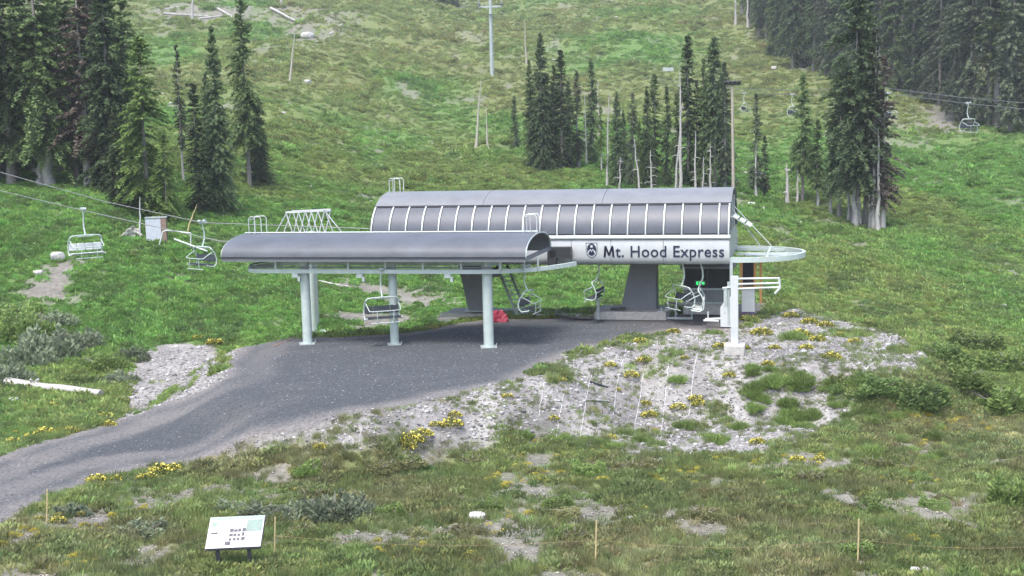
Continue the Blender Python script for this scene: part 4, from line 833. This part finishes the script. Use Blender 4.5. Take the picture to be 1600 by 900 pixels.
RM = [rockmesh(s) for s in (1, 2, 3, 4)]
def rock(px, py, wpx, label, group='boulders', i=0):
    g = hit(px, py); o = bpy.data.objects.new('boulder', RM[i % 4]); C.objects.link(o); s = wpx * g.y / F / 1.1; o.scale = (s, s, s); o.location = g + Vector((0, 0, .18 * s)); o.rotation_euler = (0, 0, px % 6.28); return tag(o, label, 'rock', group)
for i, (a, b, w_, l) in enumerate(((747, 813, 30, 'large white boulder alone in the foreground heath'), (1431, 894, 18, 'white boulder of a touching pair in the foreground'), (1446, 892, 15, 'grey boulder of a touching pair in the foreground'), (1347, 882, 12, 'small pale rock at the foot of a stake'),
    (642, 808, 12, 'small flat pale rock near the large white boulder'), (86, 552, 22, 'white angular rock in the bushes above the long log'), (1000, 793, 9, 'small pale rock on a bare gravel spot'), (985, 812, 13, 'tan rock beside the yellow foreground flowers'), (880, 720, 11, 'white rock at the foot of the pale bank'),
    (1174, 322, 14, 'white boulder below the trees past the roof end'), (1190, 328, 12, 'second white boulder below the trees past the roof end'), (1210, 108, 10, 'pale boulder on the slope below the forest'), (1370, 120, 12, 'pale boulder at the forest foot'), (90, 405, 26, 'pale boulder on the dirt bank under the chair'), (60, 430, 18, 'low pale rock in the dirt bank'),
    (20, 630, 20, 'flat pale rock beside the long bleached log'), (443, 178, 8, 'white stone standing on the left slope'), (480, 130, 12, 'pale boulder below the slope pole'), (480, 60, 22, 'broad pale boulder under the slope top deadfall'))):
    rock(a, b, w_, l, i=i)
# ------------------------------------------------------------------ information board
g = hit(366, 892); s_ = g.y / F; bd = thing('information_board', 'tilted white information panel with pictures on two dark posts', 'sign', g, R(4))
pw, tl = 88 * s_, R(48); zb_, dp_ = 38 * s_, .0; ph = .92
pn = Vector((0, math.sin(tl), 0)); up_ = Vector((-.0, math.cos(tl), math.sin(tl)))
for x in (-.29, .29): MB().box((x * pw * .98 + (.0), .07, zb_ / 2 - .12), (.1, .1, zb_ + .2)).build('post', M['steel'], bd)
def onp(x, y, t): return Vector((x + y * .09, 0, zb_)) + up_ * y + Vector((0, -math.sin(tl), math.cos(tl))) * t
def plate(x0, x1, y0, y1, t0, t1, name, m, par):
    p = [onp(x0, y0, t0), onp(x1, y0, t0), onp(x1, y1, t0), onp(x0, y1, t0)]; return MB().prism(p, Vector((0, -math.sin(tl), math.cos(tl))) * (t1 - t0)).build(name, m, par, None)
pm = mat('print_white', (.42, .44, .48), .4, var=.04); pt = mat('print_teal', (.04, .13, .12), .4, var=.5, scale=5); pg2 = mat('print_green', (.10, .25, .17), .4, var=.15); pv = mat('print_lilac', (.27, .28, .36), .4, var=.06); pk = mat('print_ink', (.02, .025, .05), .5, var=.4, scale=14); pkk = mat('print_cream', (.47, .43, .40), .4, var=.04)
pnl = plate(-pw / 2, pw / 2, 0, ph, 0, .05, 'panel', pm, bd); plate(-pw / 2 - .02, pw / 2 + .02, -.03, ph + .03, -.05, -.004, 'panel_frame', M['steel'], bd)
plate(-pw / 2 + .01, pw / 2 - .01, ph * .90, ph - .01, .052, .055, 'title_band', pg2, pnl); plate(pw * .19, pw * .48, ph * .5, ph * .88, .052, .055, 'picture', pt, pnl)
plate(-pw * .26, -pw * .1, ph * .38, ph * .88, .052, .055, 'text_block', pv, pnl); plate(-pw * .08, pw * .17, ph * .6, ph * .88, .052, .055, 'text_block', pkk, pnl); plate(pw * .14, pw * .48, ph * .06, ph * .46, .052, .055, 'text_block', pkk, pnl)
rg_ = random.Random(4)
for k in range(12):
    x = -pw * .1 + (k % 4) * pw * .075; y = ph * (.22 + .14 * (k // 4)); plate(x, x + pw * rg_.uniform(.045, .07), y, y + ph * rg_.uniform(.07, .12), .056, .058, 'picture', pk, pnl)
plate(-pw * .45, -pw * .36, ph * .7, ph * .84, .052, .055, 'picture', pt, pnl); plate(-pw * .44, -pw * .32, ph * .45, ph * .51, .052, .055, 'picture', pk, pnl); plate(-pw * .16, -pw * .06, ph * .08, ph * .2, .056, .058, 'picture', pk, pnl)
# stakes and the cord between them
tops = []
for px, py, ty, l in ((72, 818, 764, 'thin wooden stake at the path edge'), (428, 872, 808, 'thin wooden stake beside the information board'), (930, 882, 813, 'thin wooden stake between the white boulder and the pebbly spot'), (1340, 882, 811, 'thin wooden stake with a small rock at its foot')):
    g = hit(px, py); t = at_depth(px + 2, ty, g.y); o = MB().tube([g - Vector((0, 0, .2)), t], .022, 6).build('wooden_stake', M['stake'], None); tag(o, l, 'stake', 'wooden stakes'); tops.append(g.lerp(t, .55))
tops.append(at_depth(1700, 846, tops[-1].y)); cp = []
for a, b in zip(tops[1:-1], tops[2:]): cp += [a.lerp(b, k / 8) - Vector((0, 0, .22 * math.sin(math.pi * k / 8))) for k in range(8)]
tag(MB().tube(cp + [tops[-1]], .006, 5).build('marker_line', M['cord'], None), 'faded orange cord strung between the foreground stakes', 'cord')
# net seams on the bank
for i, (pts, l) in enumerate((([(1090, 545), (1082, 600), (1076, 650)], 'pale net cord running down the bank below the mast side'), ([(1046, 560), (1040, 620), (1030, 700)], 'longest pale net cord down the middle of the bank'), ([(1008, 570), (1000, 620), (992, 668)], 'pale net cord beside the longest one on the bank'),
    ([(978, 545), (964, 605), (958, 650)], 'pale net cord near the charred sticks on the bank'), ([(925, 580), (915, 630), (905, 690)], 'pale net cord by the short board on the bank'), ([(882, 615), (874, 655), (868, 690)], 'pale net cord near the path side of the bank'), ([(850, 600), (842, 650)], 'pale short net cord at the path edge of the bank'), ([(1180, 630), (1130, 665), (1080, 690)], 'pale net cord slanting across the lower bank'), ([(1395, 520), (1375, 560), (1350, 580)], 'pale net cord on the outer end of the bank'))):
    P_ = []
    for (a, b), (c, d) in zip(pts[:-1], pts[1:]):
        for k in range(6): P_.append(hit(a + (c - a) * k / 6 + random.uniform(-1, 1), b + (d - b) * k / 6) + Vector((0, 0, .035 + random.uniform(-.035, .03))))
    P_.append(hit(*pts[-1]) + Vector((0, 0, .03))); tag(MB().tube(P_, .012, 5).build('net_cord', M['net'], None), l, 'cord', 'erosion net cords')
for (pa, pb, r_, l, m_) in (((878, 557), (912, 557), .07, 'short grey board at the path edge of the bank', 'snag'), ((922, 598), (950, 606), .06, 'charred stick lying on the bank', 'steel'), ((908, 625), (952, 628), .05, 'thin weathered lath on the bank', 'snag'), ((1158, 519), (1180, 519), .05, 'reddish lath behind the mast footing', 'brown'), ((505, 728), (640, 731), .05, 'thin pale branch lying on the foreground soil', 'snag')):
    o = log(pa, pb, r_, l, m_, 'board' if 'board' in l or 'lath' in l else 'stick', 'loose wood'); o.name = 'loose_board' if 'board' in l or 'lath' in l else 'loose_stick'

# ------------------------------------------------------------------ shrubs and flower clumps
def bush_mesh(seed, n, tone, tip, ht=.62, blade=False):
    rg = np.random.default_rng(seed); V_ = []
    for q in range(11):                                  # uneven lobes, or blades for a tussock
        if blade: v, f = leaf_set(n // 11, .14, .0, rg.uniform(.25, .6), .022, seed * 20 + q, False, .72)
        else: v, f = leaf_set(n // 3, .17 * rg.uniform(.7, 1.3), ht * rg.uniform(.35, 1.0), .085, .034, seed * 20 + q, True, .6)
        a_ = q * 2.4; d_ = .36 * math.sqrt(q / 10) * rg.uniform(.7, 1.2); V_.append(v + np.array((d_ * math.cos(a_), d_ * math.sin(a_), rg.uniform(-.08, .04))))
    v = np.concatenate(V_); n = len(v) // 5; f = np.arange(n * 5).reshape(n, 5)
    me = arr_mesh('foliage', v, f, M['needle']); k = rg.uniform(0, 1, (n, 1)); c = np.repeat(np.array(tone) * (1 - k) + np.array(tip) * k, 5, 0)
    a = me.color_attributes.new('shade', 'FLOAT_COLOR', 'POINT'); c4 = np.ones((len(v), 4), np.float32); c4[:, :3] = c; a.data.foreach_set('color', c4.ravel()); return me
BM = dict(sage=bush_mesh(11, 900, (.15, .19, .125), (.26, .31, .20)), green=bush_mesh(12, 800, (.13, .20, .06), (.23, .32, .10)), lush=bush_mesh(13, 1100, (.14, .22, .06), (.26, .36, .11), .8, True), wet=bush_mesh(15, 900, (.13, .21, .07), (.22, .32, .11), .6), olive=bush_mesh(14, 800, (.16, .175, .075), (.27, .27, .125), .5))
stem = MB()
for k in range(9):
    a = k * 2.4; stem.tube([(0, 0, -.05), (.1 * math.cos(a), .1 * math.sin(a), .2), (.3 * math.cos(a), .3 * math.sin(a), .42)], .01, 4, taper=[.014, .01, .004])
stem = stem.mesh('stems'); stem.materials.append(M['bark'])
def bush(px, py, wpx, kind_, label, group, hs=1.0, cat='shrub'):
    g = hit(px, py); s = wpx * g.y / F; r = thing('low_shrub', label, cat, g - Vector((0, 0, .03)), px % 6.28, group); r.scale = (s, s, s * hs)
    for nm, me in (('foliage', BM[kind_]), ('stems', stem)):
        o = bpy.data.objects.new(nm, me); C.objects.link(o); o.parent = r
    return r
for px, py, w_, k_, hs in ((525, 818, 130, 'sage', .8), (470, 815, 100, 'sage', .75), (560, 805, 80, 'sage', .8), (410, 810, 110, 'sage', .45), (110, 803, 70, 'sage', .55), (575, 812, 60, 'sage', .5), (220, 835, 110, 'sage', .4), (360, 800, 80, 'sage', .5)):
    bush(px, py, w_, k_, 'grey-green sage-like shrub in the foreground between path and board', 'sage shrubs of the foreground', hs)
for px, py, w_, hs in ((70, 560, 130, .75), (10, 600, 90, .8), (130, 545, 90, .7), (40, 530, 110, .75), (190, 600, 70, .6), (160, 575, 90, .5), (85, 505, 80, .5), (20, 500, 100, .5), (210, 560, 60, .6), (120, 600, 60, .5)):
    bush(px, py, w_, 'sage' if px % 4 else 'green', 'leafy grey-green bush on the bank left of the gravel path', 'bushes left of the path', hs)
for px, py, w_, hs in ((1590, 790, 110, .8), (1500, 600, 120, .5), (1560, 640, 140, .5), (1440, 630, 110, .55), (1380, 610, 90, .5), (1470, 560, 90, .5), (1580, 580, 120, .5), (1520, 545, 100, .5)):
    bush(px, py, w_, 'wet' if px < 1500 else 'green', 'lush green shrub past the outer end of the rocky bank', 'shrubs past the bank', hs)
rg_ = random.Random(9)
for i in range(90):
    px = rg_.uniform(1170, 1500); py = 570 + (px - 1180) * .12 + rg_.uniform(0, 120) * (1 if px > 1300 else .75)
    bush(px, py, rg_.uniform(12, 38), 'lush', 'bright green grassy tussock on the lower edge of the rocky bank', 'tussocks of the bank edge', rg_.uniform(.5, .9), 'tussock')
for px, py, w_ in ((1002, 690, 34), (940, 695, 30), (975, 680, 26), (860, 690, 30), (820, 682, 26), (1025, 697, 30), (1155, 670, 35), (1250, 655, 35), (960, 702, 34), (1070, 668, 34), (1060, 595, 30), (900, 700, 28), (880, 684, 22), (915, 688, 24), (1240, 530, 40), (1120, 690, 40), (1210, 600, 45), (1250, 600, 50)):
    bush(px, py, w_, 'lush', 'green grass tuft growing through the pale rocks of the bank', 'grass tufts on the bank', .7, 'tussock')
for i in range(60):
    px = rg_.uniform(380, 1600); py = rg_.uniform(725, 880); kk = rg_.choice(['olive', 'olive', 'green', 'olive']); bush(px, py, rg_.uniform(35, 80), kk, ('low olive' if kk == 'olive' else 'low fresh green') + ' heath mound in the foreground', 'heath mounds of the foreground', rg_.uniform(.35, .6), 'heath')
# yellow flower clumps
fv, ff = leaf_set(240, .48, .38, .07, .075, 21, True, .2); fv = np.array(fv); fv[:, 2] += .06; FM = arr_mesh('blossom', fv, ff, M['flower'])
gv, gf = leaf_set(260, .5, .36, .14, .05, 22, True, .5); FG = arr_mesh('foliage', gv, gf, M['needle']); a = FG.color_attributes.new('shade', 'FLOAT_COLOR', 'POINT'); c4 = np.ones((len(gv), 4), np.float32); c4[:, :3] = (.13, .16, .05); a.data.foreach_set('color', c4.ravel())
def flower(px, py, wpx, label, group):
    g = hit(px, py); s = wpx * g.y / F; r = thing('flower_clump', label, 'flowers', g, px % 6.28, group); r.scale = (s, s, s * .75)
    for nm, me in (('blossom', FM), ('foliage', FG)):
        o = bpy.data.objects.new(nm, me); C.objects.link(o); o.parent = r
for px, py, w_ in ((1000, 535, 26), (1007, 565, 28), (985, 588, 30), (953, 572, 24), (965, 610, 14), (1008, 632, 22), (1060, 638, 28), (1088, 625, 28), (1092, 632, 26), (1015, 650, 30), (955, 685, 22), (1140, 588, 22), (1125, 543, 26), (1170, 500, 30), (1190, 522, 36), (1210, 545, 22), (1250, 525, 36), (1265, 505, 30), (1278, 532, 28), (1300, 560, 32), (1335, 535, 24), (1235, 495, 28), (1290, 510, 28), (1160, 545, 26), (1200, 570, 22), (1122, 690, 26), (1184, 692, 28), (865, 655, 20), (875, 595, 20), (793, 620, 20), (1052, 520, 24), (1260, 545, 26), (1315, 525, 22), (1070, 560, 16)):
    flower(px, py, w_, 'yellow flowering clump growing on the pale rocky bank', 'yellow clumps on the bank')
for px, py, w_ in ((640, 690, 48), (660, 680, 36), (638, 700, 30), (680, 665, 24), (710, 650, 26), (705, 665, 40), (500, 700, 26), (250, 740, 50), (230, 750, 40), (270, 735, 34), (160, 765, 30), (150, 752, 36), (180, 750, 26), (300, 745, 24), (90, 815, 28), (60, 812, 22)):
    flower(px, py, w_, 'yellow flowering clump along the near edge of the gravel path', 'yellow clumps along the near path edge')
for px, py, w_ in ((80, 640, 36), (70, 680, 40), (20, 695, 36), (110, 675, 30), (165, 655, 34), (170, 665, 26), (130, 660, 26), (45, 685, 26), (310, 530, 26), (335, 537, 30), (290, 528, 22)):
    flower(px, py, w_, 'yellow flowering clump in the grass on the far side of the gravel path', 'yellow clumps beyond the path')
for px, py, w_ in ((739, 845, 18), (1005, 795, 18), (1245, 720, 28), (1280, 718, 20), (1275, 745, 20), (1350, 770, 14), (630, 862, 24), (690, 870, 30), (735, 870, 30), (840, 890, 26), (590, 845, 16), (1560, 735, 22), (1310, 735, 16), (470, 875, 20)):
    flower(px, py, w_, 'small yellow flowering clump in the foreground heath', 'yellow clumps in the foreground')
# ------------------------------------------------------------------ far lift: tower, cables, chairs
g = hit(769, 118); s_ = g.y / F; ft = thing('lift_tower', 'tall grey lift tower with cross arms high on the slope', 'lift tower', g); HT = 125 * s_
MB().tube([(0, 0, -.5), (0, 0, HT)], .4, 10, taper=[.5, .32]).build('column', M['galv'], ft)
MB().box((0, 0, HT - 3), (5.2, .4, .4)).build('cross_arm', M['galv'], ft); MB().box((0, 0, HT - .2), (3.6, .3, .3)).build('cross_arm', M['galv'], ft)
for x in (-2.5, 2.5):
    MB().box((x, 0, HT - 2.5), (.5, 3.4, .4)).build('sheave_train', M['grey'], ft); MB().tube([(x, 0, HT - 3), (x, 0, HT - .4)], .08, 6).build('hanger', M['galv'], ft)
MB().box((0, -.5, HT - 4.6), (1.0, .8, .1)).build('work_platform', M['galv'], ft)
for k in range(14): MB().box((0, -.5, 1 + k * (HT - 6) / 14), (.5, .06, .06)).build('ladder_rung', M['galv'], ft)
FL = [at_depth(1660, 176, 116), at_depth(1513, 162, 130), at_depth(1388, 146, 147), at_depth(1238, 148, 170), at_depth(1163, 146, 195), at_depth(1040, 130, 240), at_depth(900, 95, 320)]
tag(MB().tube(FL, .035, 6).build('haul_cable', M['rope'], None), 'thin haul cable of the far lift passing before the forest', 'cable'); 
FL2 = [p + Vector((.6, 3.5, .75)) for p in FL]; tag(MB().tube(FL2, .035, 6).build('haul_cable', M['rope'], None), 'return cable of the far lift just above the other', 'cable')
for i, (p, l) in enumerate(((FL[1], 'far lift chair hanging before the forest foot'), (FL[2], 'far lift chair half hidden behind the bare-trunked clump'), (FL[3], 'far lift chair beside the bright green conifer'), (FL[4], 'far lift chair beside the lamp pole'), (FL[6], 'tiny far lift chair above the tree island'))):
    c = far_chair(); put(c, p, R(-60 + 10 * i), l)
g = hit(1044, 112); sb = thing('snow_fence_panel', 'small white panel standing far up the slope', 'panel', g); MB().box((0, 0, .5), (2.4, .15, .8)).build('board', M['galv'], sb)
for x in (-1.0, 1.0): MB().box((x, .15, .4), (.12, .12, 1.2)).build('post', M['wood'], sb)

# ------------------------------------------------------------------ mountain air
hz = MB().box((20, 395, 85), (1000, 830, 200)).build('haze', bpy.data.materials.new('haze'), None, None); hz['kind'] = 'stuff'
m_ = hz.data.materials[0]; m_.use_nodes = True; t_ = m_.node_tree; t_.nodes.clear(); ou = t_.nodes.new('ShaderNodeOutputMaterial'); pv_ = t_.nodes.new('ShaderNodeVolumePrincipled')
pv_.inputs['Color'].default_value = (.86, .92, 1, 1); pv_.inputs['Density'].default_value = .0003; t_.links.new(pv_.outputs[0], ou.inputs['Volume'])
